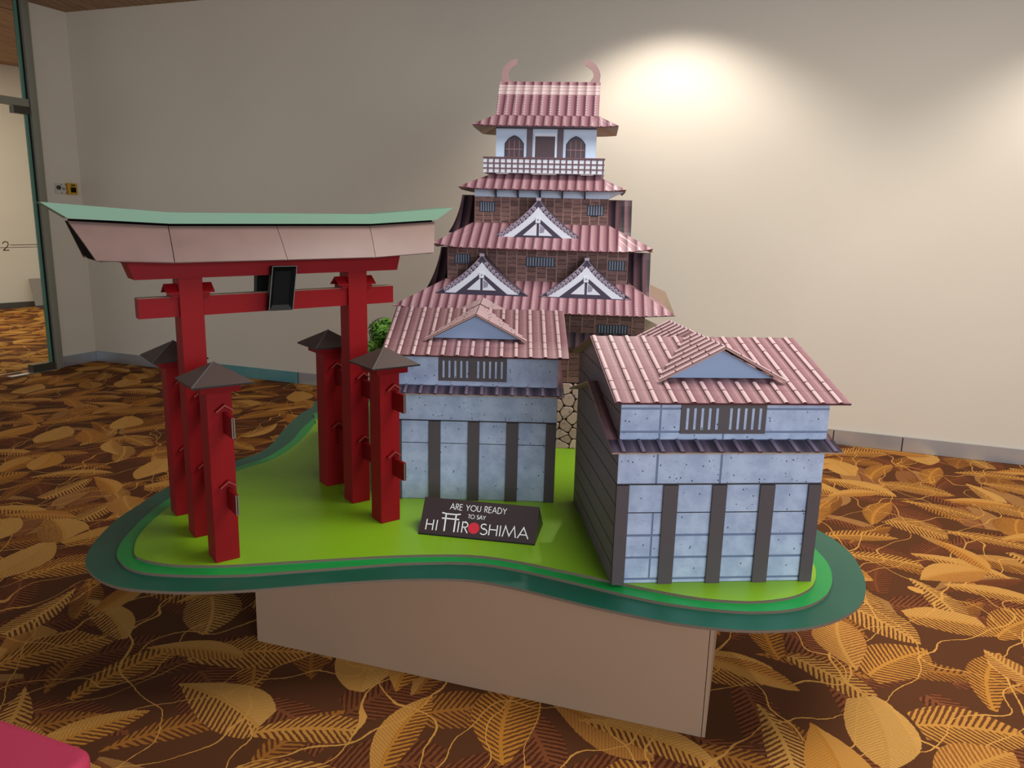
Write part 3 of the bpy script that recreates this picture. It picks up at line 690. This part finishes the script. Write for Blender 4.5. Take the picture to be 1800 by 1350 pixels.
# top gable roof
RYM, RTZ = .40, 1.838
tr = bpy.data.objects.new('top_roof', None); COL.objects.link(tr); tr.parent = K
for s in (-1, 1):
    yb = RYM+s*.135; n = Vector((0, s*(RTZ-1.654), .135)).normalized()
    def tp(x, f): return (x*(1+.012*(1-f))-.002*(1-f), RYM+s*.135*(1-f), 1.654+(RTZ-1.654)*f)
    xa, xb = -.427, .089
    q = [tp(xa, 0), tp(xb, 0), tp(xb, 1), tp(xa, 1)]
    if s > 0: q = [q[1], q[0], q[3], q[2]]
    H = math.hypot(RTZ-1.654, .135)
    pn = MB().slab(q, n, .005, [(0, 0), (.52, 0), (.52, H), (0, H)], 0, 1, 1).build('roof_panel', [M['cpan'], M['tan']], tr)
    if s < 0:
        dz = Vector((0, .135, RTZ-1.654)).normalized()
        me = None
        for i in range(12):
            x = -.418+i*.0443
            mbr = MB(); r_ = .006; p0 = Vector(tp(x, 0)); Ln = H*.60; pr = [(-r_, 0), (-r_*.55, .0035), (r_*.55, .0035), (r_, 0)]
            A = [p0+Vector((px, 0, 0))+n*(pz+.0003) for px, pz in pr]; B = [a+dz*Ln for a in A]
            for w in range(3): mbr.face([A[w], A[w+1], B[w+1], B[w]], [(w/3, 0), ((w+1)/3, 0), ((w+1)/3, Ln), (w/3, Ln)])
            mbr.build('tile_row', M['crow'], pn)
        for f0, f1 in ((.62, .715), (.73, .815), (.83, .895)):
            qq = [Vector(tp(xa-.001, f0)), Vector(tp(xb+.001, f0)), Vector(tp(xb+.001, f1)), Vector(tp(xa-.001, f1))]
            MB().slab([p+n*.003 for p in qq], n, .003, [(0, 0), (.52, 0), (.52, .05), (0, .05)]).build('ridge_course', M['ctop'], pn)
        qq = [Vector(tp(xa-.001, .905)), Vector(tp(xb+.001, .905)), Vector(tp(xb+.001, 1)), Vector(tp(xa-.001, 1))]
        MB().slab([p+n*.002 for p in qq], n, .002, [(0, 0), (.52, 0), (.52, .05), (0, .05)]).build('ridge_course', M['cpan'], pn)
for x0 in (-.424, .082):
    MB().prism_x([(RYM-.13, 1.655), (RYM+.13, 1.655), (RYM, RTZ-.004)], x0, x0+.004).build('gable_end', M['tan'], tr)
# curled ridge ornaments
def horn(cx, sg):
    out = [(.0, 0), (-.004, .035), (.004, .062), (.022, .088), (.048, .106), (.078, .115)]
    inn = [(.076, .084), (.056, .073), (.039, .058), (.032, .043), (.034, .024), (.052, 0)]
    return MB().prism_y([(cx+sg*x, 1.836+z) for x, z in out+inn], RYM-.004, RYM+.004).build('ridge_horn', M['horn'], tr)
horn(-.420, 1); horn(.084, -1)
# top storey openings
for x0, x1 in ((-.270, -.240), (-.114, -.084)): MB().box(x0, x1, .267, .27, 1.446, 1.60).build('post_strip', M['post'], K)
MB().box(-.428, .082, .2665, .27, 1.592, 1.600).build('top_rail', M['post'], K)
dw = MB().box(-.232, -.120, .2665, .27, 1.446, 1.572).build('door_frame', M['white'], K); MB().box(-.226, -.126, .264, .2665, 1.446, 1.556).build('door_panel', M['pane'], dw)
for cx in (-.333, -.020):
    hw = .049; arch = [(cx-hw, 1.446), (cx+hw, 1.446), (cx+hw, 1.520)]
    arch += [(cx+hw*(1-f), 1.520+.038*math.sin(f*PI/2)**.85) for f in (.25, .5, .75)] + [(cx, 1.560)]
    arch += [(cx-hw*(1-f), 1.520+.038*math.sin(f*PI/2)**.85) for f in (.75, .5, .25)] + [(cx-hw, 1.520)]
    aw = MB().prism_y(arch, .266, .27).build('arched_window', M['navy'], K)
    MB().prism_y([(cx+(x-cx)*.88, 1.446+(z-1.446)*.94) for x, z in arch], .2645, .266).build('pane', M['pane'], aw)
    for dx in (-.026, 0, .026): MB().box(cx+dx-.0015, cx+dx+.0015, .2625, .2645, 1.446, 1.535).build('mullion', M['mullion'], aw)
    MB().box(cx-.045, cx+.045, .2627, .2645, 1.490, 1.4935).build('mullion', M['mullion'], aw)
# balcony
bal = MB().box(-.477, .128, .17, .62, 1.370, 1.444).build('balcony', M['white'], K)
lb = MB()
for i in range(20):
    x = -.477+.605*(i+.80)/20; lb.box(x-.0035, x+.0035, .167, .17, 1.372, 1.444)
for z in (1.391, 1.415, 1.4395): lb.box(-.477, .128, .1665, .17, z-.003, z+.003)
o = lb.build('lattice', M['lattice'], bal); o['kind'] = 'stuff'
MB().box(-.479, .130, .164, .175, 1.440, 1.446).build('hand_rail', M['lattice'], bal)
for x0, x1 in ((-.415, -.35), (-.235, -.11), (.01, .075)): MB().box(x0, x1, .185, .2, 1.364, 1.370).build('cleat', M['plate'], bal)
# front dormer gables
def dormer(cx, zb, hw, H, yf, depth):
    g = bpy.data.objects.new('dormer_gable', None); COL.objects.link(g); g.parent = K
    def cur(f, h=H, w=hw):    # f 0 apex .. 1 foot : concave curve
        return (w*f, zb+h*((1-f)-.09*math.sin(PI*f**.75)))
    N = 12
    def band(h0, w0, h1, w1, s, y, nm, mat, sub=1):
        a = [cur(i/N, h0, w0) for i in range(N+1)]; c = [cur(i/N, h1, w1) for i in range(N+1)]
        mb = MB()
        for i in range(N):
            q = [(cx+s*a[i][0], a[i][1]), (cx+s*a[i+1][0], a[i+1][1]), (cx+s*c[i+1][0], max(zb, c[i+1][1])), (cx+s*c[i][0], max(zb, c[i][1]))]
            mb.prism_y(q, y, y+.004)
        return mb.build(nm, M[mat], g)
    # back filler, bands, tile-end scallops
    MB().prism_y([(cx-hw*.9, zb)]+[(cx-cur(i/N, H*.8, hw*.92)[0], cur(i/N, H*.8, hw*.92)[1]) for i in range(N, -1, -1)]+[(cx+cur(i/N, H*.8, hw*.92)[0], cur(i/N, H*.8, hw*.92)[1]) for i in range(1, N+1)]+[(cx+hw*.9, zb)], yf+.006, yf+.01).build('gable_back', M['scrolld'], g)
    for s in (-1, 1):
        band(H*.985, hw, H*.945, hw*.975, s, yf-.002, 'verge', 'scroll')
        band(H*.945, hw*.975, H*.79, hw*.83, s, yf+.001, 'tile_edge_band', 'scrolld')
        band(H*.785, hw*.825, H*.50, hw*.50, s, yf-.004, 'bargeboard', 'white')
        sc = MB()
        for i in range(10):
            f = .10+.085*i; x, z = cur(f, H*.868, hw*.905); rr = hw*.046
            sc.prism_y([(cx+s*x+rr*math.cos(t), z+rr*math.sin(t)) for t in [2*PI*k/8 for k in range(8)]], yf-.003, yf+.002).prism_y([(cx+s*x+rr*.5*math.cos(t), z-rr*.2+rr*.5*math.sin(t)) for t in [2*PI*k/6 for k in range(6)]], yf-.0036, yf-.003, 1)
        o = sc.build('tile_ends', [M['scroll'], M['scrollm']], g); o['kind'] = 'stuff'
        # roof slope running back to the wall
        mb = MB(); a = [cur(i/N) for i in range(N+1)]
        for i in range(N):
            p = [(cx+s*a[i][0], yf-.004, a[i][1]), (cx+s*a[i+1][0], yf-.004, a[i+1][1]), (cx+s*a[i+1][0], yf+depth*(1-.55*(i+1)/N), a[i+1][1]), (cx+s*a[i][0], yf+depth*(1-.55*i/N), a[i][1])]
            mb.face(p); mb.face([(x, y, z-.004) for x, y, z in p][::-1])
        mb.build('dormer_roof', M['post'], g)
    # inner frame and white panels
    def tri(w, h, z0, y, nm, mat): MB().prism_y([(cx-w, z0), (cx+w, z0), (cx, z0+h)], y, y+.003).build(nm, M[mat], g)
    tri(hw*.56, H*.52, zb+.003, yf-.0055, 'inner_frame', 'scrolld')
    for s in (-1, 1):
        MB().prism_y([(cx+s*.006, zb+H*.10), (cx+s*hw*.315, zb+H*.10), (cx+s*.006, zb+H*.40)], yf-.0075, yf-.0052).build('infill_panel', M['white'], g)
    MB().prism_y([(cx+.010, zb+H*.16), (cx+hw*.13, zb+H*.18), (cx+hw*.15, zb+H*.27), (cx+.010, zb+H*.36)], yf-.0085, yf-.0075).build('crest_shade', M['lilac'], g)
    MB().box(cx-hw*.052, cx+hw*.052, yf-.010, yf-.004, zb+H*.40, zb+H*.53).build('boss', M['white'], g)
    disc(hw*.014, yf-.0108, yf-.010, 8, cx, zb+H*.475).build('peg', M['scrolld'], g)
    MB().box(cx-hw*.05, cx+hw*.05, yf-.008, yf+.006, zb+H*.93, zb+H*1.0).build('ridge_tile', M['scroll'], g)
    MB().box(cx-hw*1.0, cx+hw*1.0, yf-.008, yf+.004, zb-.004, zb+.003).build('sill_strip', M['scrolld'], g)
dormer(-.186, 1.045, .233, .203, .08, .14)
dormer(-.451, .774, .231, .200, .0, .12)
dormer(.064, .770, .231, .198, .0, .12)
# side dormers: their front slope shows beside the wall
def side_dormer(xw, xo_top, xo_bot, zt, zb, ym, yb):
    g = bpy.data.objects.new('side_gable', None); COL.objects.link(g); g.parent = K; N = 8
    for s in (-1, 1):
        mb = MB(); P = []
        for i in range(N+1):
            f = i/N; y = ym+s*(yb)*(f**1.15); z = zt-(zt-zb)*(1-(1-f)**1.25); xo = xo_top+(xo_bot-xo_top)*f**1.6
            P.append(((xw, y, z), (xo, y, z), f))
        for (a, b_, f), (c, d, f2) in zip(P, P[1:]):
            mb.face([a, b_, d, c], [(abs(p[0]-xw), p[2]) for p in (a, b_, d, c)]); mb.face([(p[0], p[1]-s*.004, p[2]-.003) for p in (c, d, b_, a)])
        mb.build('slope', M['cdark'], g)
    xo = xw+(xo_top-xw)*.4
    MB().prism_x([(ym-yb*.55, zb+.03), (ym+yb*.55, zb+.03), (ym, zt-.03)], xo-.002, xo+.002).build('gable_face', M['navy'], g)
side_dormer(-.642, -.735, -.775, .986, .765, .40, .25); side_dormer(.266, .396, .382, .985, .750, .40, .25)
side_dormer(-.522, -.622, -.660, 1.264, 1.07, .40, .19); side_dormer(.157, .283, .279, 1.254, 1.055, .40, .19)
# bare card flaps of the back roof showing past the right hips
for pts in (((.41, .81), (.497, .773), (.559, .638), (.42, .70)), ((.29, 1.062), (.39, 1.017), (.420, .982), (.30, 1.0)), ((.35, .64), (.478, .584), (.50, .53), (.35, .52))):
    MB().prism_y(list(pts), .50, .504).build('back_flap', M['tan'], K)

# ------------------------------------------------------------------ shrubs behind the storehouse
def tree(name, label, cat, loc, R, h, seed, sub, lm='leaf'):
    t = thing(name, label, cat, loc)
    bm = bmesh.new(); bmesh.ops.create_icosphere(bm, subdivisions=sub, radius=R)
    for v in bm.verts:
        nn = noise.noise(v.co*22+Vector((seed, 0, 0))); v.co *= 1+.35*nn; v.co.z += h
    me = bpy.data.meshes.new('foliage'); bm.to_mesh(me); bm.free(); me.materials.append(M[lm]); link('foliage', me, t)
    lv = MB(); r = random.Random(seed)
    for i in range(260):
        d = Vector((r.gauss(0, 1), r.gauss(0, 1), r.gauss(0, 1))).normalized(); p = d*R*r.uniform(.95, 1.15)+Vector((0, 0, h))
        a = d.orthogonal().normalized()*R*.16; c = d.cross(a).normalized()*R*.08
        lv.face([p-a, p-c+d*.004, p+a*1.1+d*.006, p+c+d*.004])
    o = lv.build('leaf_cover', M[lm], t); o['kind'] = 'stuff'
    MB().prism_z([(.012*math.cos(2*PI*i/8), .012*math.sin(2*PI*i/8)) for i in range(8)], 0, h).build('trunk', M['bark'], t)
tree('model_tree', 'taller dark green model tree peeking past the left roof of the left storehouse', 'tree', (-.625, 3.66, HB), .064, .595, 3, 3)
tree('model_bush', 'light green model bush low between the red gate post and left storehouse', 'bush', (-.625, 3.36, HB), .048, .548, 9, 3, 'leaf2')

# ------------------------------------------------------------------ torii gate
TX, TY, TA = -.86738, 2.8058, .65274
G = thing('torii_gate', 'red shrine gate with brown roof and green ridge on the left of the base', 'gate', (TX, TY, HB), TA)
LX, DYp, WS, WM = .3058, .248, .0801, .0776
tilt = lambda x: .016*x
def tb(mb): mb.v = [(x, y, z+tilt(x)) for x, y, z in mb.v]; return mb
lam = [(-.027, .0), (0, .019), (.027, .0), (.028, .004), (0, .0245), (-.028, .004)]
for sx in (-1, 1):
    cx = sx*LX
    bevel(MB().box(cx-WM/2, cx+WM/2, -WM/2, WM/2, 0, .932+tilt(cx)).build('main_post', M['red'], G), .0015, 1)
    for sy in (-1, 1):
        cy = sy*DYp
        sp = bevel(MB().box(cx-WS/2, cx+WS/2, cy-WS/2, cy+WS/2, 0, .60).build('support_post', M['red'], G), .0015, 1)
        MB().box(cx-.063, cx+.063, cy-.063, cy+.063, .580, .614).build('collar', M['redd'], sp)
        r, z0, z1 = .0965, .612, .672
        c4 = [(cx-r, cy-r, z0), (cx+r, cy-r, z0), (cx+r, cy+r, z0), (cx-r, cy+r, z0)]; ap = (cx, cy, z1)
        mb = MB()
        for i in range(4): mb.face([c4[i], c4[(i+1) % 4], ap], mi=0)
        lo = [(x, y, z-.005) for x, y, z in c4]
        for i in range(4): mb.face([c4[i], lo[i], lo[(i+1) % 4], c4[(i+1) % 4]], mi=1)
        mb.face(lo[::-1], mi=1)
        cr = mb.build('cap_roof', [M['roofcap'], M['gasket']], sp)
        hl = MB()
        for p in c4[:1]:
            a, b_ = Vector(p), Vector(ap); hl.slab([a+Vector((-.0014, .0014, .0008)), a+Vector((.0014, -.0014, .0008)), b_+Vector((.0012, -.0012, .0014)), b_+Vector((-.0012, .0012, .0014))], (0, 0, 1), .001)
        hl.build('hip_line', M['greyline'], cr)
    for za, zb in ((.444, .512), (.188, .256)):
        tie = MB().box(cx+.007, cx+.018, -.378, .378, za, zb).build('tie_beam', M['redd'], G)
        for ye in (-.3792, .378): MB().box(cx+.0075, cx+.0175, ye, ye+.0012, za+.001, zb-.001).box(cx+.0110, cx+.0140, ye-.0004 if ye < 0 else ye, ye if ye < 0 else ye+.0016, za+.004, zb-.002, 1).build('bare_end', [M['bareend'], M['gasket']], tie)
        for py, hw in ((-DYp, WS/2), (0, WM/2), (DYp, WS/2)):
            for s in (-1, 1):
                y0 = py+s*hw; y1 = y0+s*.020
                mb = MB().prism_y([(cx+.010+x, zb+.004+z) for x, z in lam], min(y0, y1), max(y0, y1))
                ye = y1+s*.0006; mb.prism_y([(cx+.010+x, zb+.004+z) for x, z in lam], min(y1, ye), max(y1, ye), 1)
                mb.build('wedge_hood', [M['redd'], M['hoodedge']], tie)
bm_ = tb(MB().box(-.470, .466, -.024, .024, .798, .864)).build('lower_beam', M['red'], G)
tb(MB().box(-.470, .466, -.0235, .0235, .8642, .8652)).build('bare_top', M['tan'], bm_)
for sx in (-1, 1):
    cx = sx*LX
    w = tb(MB().box(cx-.062, cx+.062, -.034, .034, .864, .880)).build('wedge_base', M['redd'], G)
    tb(MB().prism_x([(-.0375, .876), (0, .904), (.0375, .876), (.0375, .880), (0, .908), (-.0375, .880)], cx-.078, cx+.078)).build('wedge_roof', M['red'], w)
# red lintel: tapering ends, thin top board
li = MB(); li.hexa([(-.480, -.05, .928), (.470, -.05, .928), (.470, .05, .928), (-.480, .05, .928), (-.500, -.05, .986), (.484, -.05, .986), (.484, .05, .986), (-.500, .05, .986)])
tb(li).build('lintel', M['red'], G)
tb(MB().hexa([(-.515, -.058, .984), (.508, -.058, .984), (.508, .058, .984), (-.515, .058, .984), (-.53, -.058, .991), (.525, -.058, .991), (.525, .058, .991), (-.53, .058, .991)])).build('lintel_board', M['redd'], G)
# roof: four front panels, four rear ones, black end caps
def rz(x): return .015*max(0, (abs(x)-.34)/.3)**1.3
XT = [-.650, -.362, 0, .364, .655]; XB = [-.596, -.372, 0, .340, .594]
def rt(x): return 1.098+rz(x)
def rbm(x): return .985+rz(x)
for s in (-1, 1):
    for i in range(4):
        g_ = .0009 if i else .0016
        q = [Vector((XB[i]+g_*(i > 0), s*.122, rbm(XB[i]))), Vector((XB[i+1]-g_*(i < 3), s*.122, rbm(XB[i+1]))), Vector((XT[i+1]-g_*(i < 3), s*.028, rt(XT[i+1]))), Vector((XT[i]+g_*(i > 0), s*.028, rt(XT[i])))]
        # bellied panel
        N = 6; mb = MB(); rows = []
        for k in range(N+1):
            f = k/N; bul = .002*math.sin(PI*f)
            rows.append([q[0].lerp(q[3], f)+Vector((0, s*bul, bul*.6)), q[1].lerp(q[2], f)+Vector((0, s*bul, bul*.6))])
        for a, c in zip(rows, rows[1:]):
            f = [a[0], a[1], c[1], c[0]]; mb.face(f); mb.face([p-Vector((0, s*.004, .003)) for p in f][::-1])
        me_o = tb(mb).build('roof_panel', M['bronze'], G)
        for p in me_o.data.polygons: p.use_smooth = True
for xt, xb, sg in ((-.6502, -.5962, -1), (.6552, .5942, 1)):
    a = MB(); P = [(xb, -.116, rbm(xb)+.004), (xb, .116, rbm(xb)+.004), (xt, .028, rt(xt)), (xt, -.028, rt(xt))]
    a.face(P); a.face([(x-sg*.003, y, z) for x, y, z in P][::-1]); tb(a).build('end_cap', M['black'], G)
core = MB(); core.hexa([(-.585, -.112, .992), (.582, -.112, .992), (.582, .112, .992), (-.585, .112, .992), (-.62, -.03, 1.09), (.62, -.03, 1.09), (.62, .03, 1.09), (-.62, .03, 1.09)])
tb(core).build('roof_core', M['black'], G)
# verdigris ridge: three sections on a thin black shadow gap
ZR = lambda x: .0035*abs(x)/.36 if abs(x) < .36 else .0035+.027*((abs(x)-.36)/.36)
def ridge_sec(xb0, xb1, xt0, xt1, nm, z0, z1, y, mat):
    f = lambda x: .0035*abs(x)/.36 if abs(x) <= .36 else .0035+(.016 if z1 < 1.12 else .027)*((abs(x)-.36)/.355)
    fb = lambda x: .0035*abs(x)/.36 if abs(x) <= .36 else .0035+.016*((abs(x)-.36)/.29)
    P = [(xb0, -y, z0+fb(xb0)), (xb1, -y, z0+fb(xb1)), (xb1, y, z0+fb(xb1)), (xb0, y, z0+fb(xb0)), (xt0, -y, z1+f(xt0)), (xt1, -y, z1+f(xt1)), (xt1, y, z1+f(xt1)), (xt0, y, z1+f(xt0))]
    return tb(MB().hexa(P)).build(nm, M[mat], G)
for (a, c) in ((-.652, -.36), (-.36, .36), (.36, .652)):
    xa = -.722 if a < -.6 else a; xc = .730 if c > .6 else c
    ridge_sec(a*.985, c*.985, a*.985, c*.985, 'shadow_strip', 1.094, 1.103, .030, 'black')
    r = ridge_sec(a, c, xa, xc, 'ridge_board', 1.102, 1.138, .05, 'verd')
# plaque boxes front and rear
for s in (-1, 1):
    P = [(-.056, s*.052, .804), (.030, s*.052, .804), (.030, s*.058, .804), (-.056, s*.058, .804), (-.043, s*.058, .960), (.044, s*.058, .960), (.044, s*.082, .960), (-.043, s*.082, .960)]
    def pq(u, v, y): return (-.057+.087*u+.014*v, s*(y+.016*v), .803+.157*v)
    pl = MB().hexa([pq(0, 0, .050), pq(1, 0, .050), pq(1, 0, .064), pq(0, 0, .064), pq(0, 1, .050), pq(1, 1, .050), pq(1, 1, .064), pq(0, 1, .064)]).build('plaque', M['blackp'], G)
    rim = MB(); y0, y1 = .064, .078
    ou = [(0, 0), (1, 0), (1, 1), (0, 1)]; iu = [(.17, .12), (.86, .12), (.86, .89), (.17, .89)]
    for i in range(4):
        j = (i+1) % 4
        rim.face([pq(*ou[i], y1), pq(*ou[j], y1), pq(*iu[j], y0+.002), pq(*iu[i], y0+.002)]); rim.face([pq(*ou[i], y0), pq(*ou[j], y0), pq(*ou[j], y1), pq(*ou[i], y1)])
    rim.build('plaque_rim', M['blackp'], pl)
    ln = MB()
    for (a, c) in (((0, 0), (.0, 1)), ((0, 1), (1, 1)), ((1, 0), (1, 1))):
        A, B = Vector(pq(*a, y1)), Vector(pq(*c, y1)); e = Vector((.0012, 0, .0))if a[0] == c[0] else Vector((0, 0, .0012))
        ln.slab([A-e, A+e, B+e, B-e], (0, -s, 0), -.0008)
    ln.build('rim_line', M['greyline'], pl)

# ------------------------------------------------------------------ slogan sign
S = thing('slogan_sign', 'dark brown tent sign with white slogan lettering, in front of left storehouse', 'sign', (-.33085, 2.65228, HB), -.17684)
SW, SAY, SAZ, SB = .434, .088, .113, .205
MB().prism_x([(0, 0.0), (SB, 0.0), (SAY, SAZ)], 0, SW).build('sign_body', M['signf'], S)
mbs = MB(); mbs.box(0, SW, -.0012, .004, .0005, .004); mbs.build('bottom_edge', M['gasket'], S)
fn = Vector((0, -SAZ, SAY)).normalized()
def sp_(s, t, lift): return Vector((s*SW, t*SAY, t*SAZ))+fn*lift
FH = math.hypot(SAY, SAZ)
def arc(cx, cy, r, a0, a1, n=12, ry=None): return [(cx+r*math.cos(math.radians(a0+(a1-a0)*i/n)), cy+(ry or r)*math.sin(math.radians(a0+(a1-a0)*i/n))) for i in range(n+1)]
GLY = {
 'A': (.80, [[(0, 0), (.40, 1), (.80, 0)], [(.15, .34), (.65, .34)]]),
 'R': (.54, [[(.04, 0), (.04, 1), (.24, 1)]+arc(.24, .76, .24, 90, -90, 8)+[(.04, .52)], [(.22, .52), (.52, 0)]]),
 'E': (.48, [[(.48, 1), (.04, 1), (.04, 0), (.48, 0)], [(.04, .54), (.46, .54)]]),
 'Y': (.66, [[(0, 1), (.33, .47), (.66, 1)], [(.33, .47), (.33, 0)]]),
 'O': (1.0, [arc(.5, .5, .48, 0, 360, 24)]),
 'U': (.64, [[(.04, 1)]+arc(.32, .30, .28, 180, 360, 10)+[(.60, 1)]]),
 'D': (.74, [[(.04, 0), (.04, 1), (.22, 1)]+arc(.22, .5, .5, 90, -90, 14)+[(.04, 0)]]),
 'T': (.52, [[(0, .97), (.52, .97)], [(.26, .97), (.26, 0)]]),
 'S': (.50, [arc(.25, .76, .22, 40, 270, 12)+arc(.25, .28, .26, 90, -150, 12)]),
 'H': (.66, [[(.04, 0), (.04, 1)], [(.62, 0), (.62, 1)], [(.04, .54), (.62, .54)]]),
 'I': (.12, [[(.06, 0), (.06, 1)]]),
 'M': (1.0, [[(.0, 0), (.17, 1), (.5, .12), (.83, 1), (1.0, 0)]])}
def strokes(mb, lines, sx, tz, ws, ht, wd):
    for ln in lines:
        pts = [(sx+x*ws, tz+y*ht) for x, y in ln]
        q = [Vector((p[0]*SW, p[1]*FH)) for p in pts]; k = len(q); closed = (q[0]-q[-1]).length < 1e-5
        A = []; B = []
        for i in range(k):
            d0 = (q[i]-q[i-1]).normalized() if i else ((q[-1]-q[-2]).normalized() if closed else None)
            d1 = (q[i+1]-q[i]).normalized() if i < k-1 else ((q[1]-q[0]).normalized() if closed else None)
            d0 = d0 or d1; d1 = d1 or d0
            m = (Vector((-d0.y, d0.x))+Vector((-d1.y, d1.x))); m = m.normalized() if m.length > .05 else Vector((-d0.y, d0.x))
            w = wd/max(.38, m.dot(Vector((-d0.y, d0.x))))
            A.append(q[i]+m*w); B.append(q[i]-m*w)
        for i in range(k-1):
            f = [sp_(p.x/SW, p.y/FH, .0006) for p in (A[i], A[i+1], B[i+1], B[i])]; mb.face(f)
def word(txt, s0, s1, t0, t1, wd, gap=.16):
    ht = t1-t0; W_ = sum(GLY[c][0] if c != ' ' else .34 for c in txt)+gap*(len(txt)-1)
    ws = (s1-s0)/W_; x = s0; mb = MB()
    for c in txt:
        if c == ' ': x += (.34+gap)*ws; continue
        strokes(mb, GLY[c][1], x, t0, ws, ht, wd); x += (GLY[c][0]+gap)*ws
    return mb
def keep_up(o):
    return o
word('ARE YOU READY', .237, .7275, .728, .882, .00125).build('lettering', M['ink'], S)
word('TO SAY', .404, .556, .530, .635, .0010, .10).build('lettering', M['ink'], S)
word('HI', .051, .152, .137, .415, .0020, .22).build('lettering', M['ink'], S)
word('IR', .328, .420, .145, .425, .0020, .22).build('lettering', M['ink'], S)
word('SHIMA', .526, .936, .144, .425, .0020, .14).build('lettering', M['ink'], S)
mb = MB(); mb.face([sp_(.468+.0212*math.cos(2*PI*i/28)/SW, .287+.0212*math.sin(2*PI*i/28)/FH, .0008) for i in range(28)]); mb.build('red_dot', M['reddot'], S)
mb = MB()
for ln, w in (([(.175, .620), (.215, .600), (.300, .600), (.338, .620)], .0024), ([(.180, .476), (.332, .476)], .0025), ([(.217, .140), (.212, .60)], .0027), ([(.302, .140), (.300, .60)], .0027)):
    strokes(mb, [ln], 0, 0, 1, 1, w)
mb.build('gate_emblem', M['ink'], S)

# ------------------------------------------------------------------ crimson seat in the near corner
ot = thing('upholstered_bench', 'crimson upholstered seat corner at the bottom left', 'bench', (-.826, 1.345, 0), math.radians(-20.5))
def rounded(x0, x1, y0, y1, r):
    out = []
    for cx, cy, a in ((x1-r, y1-r, 0), (x0+r, y1-r, 90), (x0+r, y0+r, 180), (x1-r, y0+r, 270)):
        out += [(cx+r*math.cos(math.radians(a+15*i)), cy+r*math.sin(math.radians(a+15*i))) for i in range(7)]
    return out
q = MB().prism_z(rounded(-.62, .012, -.5, .014, .045), .33, .435).build('seat_cushion', M['pink'], ot); bevel(q, .018, 4)
MB().prism_z(rounded(-.60, -.01, -.48, -.01, .04), .04, .33).build('seat_base', M['pink'], ot)
for sx in (-.56, -.06):
    for sy in (-.44, -.06): MB().prism_z([(sx+.02*math.cos(2*PI*i/10), sy+.02*math.sin(2*PI*i/10)) for i in range(10)], 0, .04).build('foot', M['knob'], ot)

# everything on the base is 5 per cent smaller than first drawn: set the true size and height here
SC, TOPZ = .946, 1.5-(1.5-HB)*.946
for o in (base, rh, lh, K, G, S, bpy.data.objects['model_tree'], bpy.data.objects['model_bush']):
    o.scale = (SC, SC, SC); o.location = (o.location.x*SC, o.location.y*SC, TOPZ-(3*TH*SC if o is base else 0))
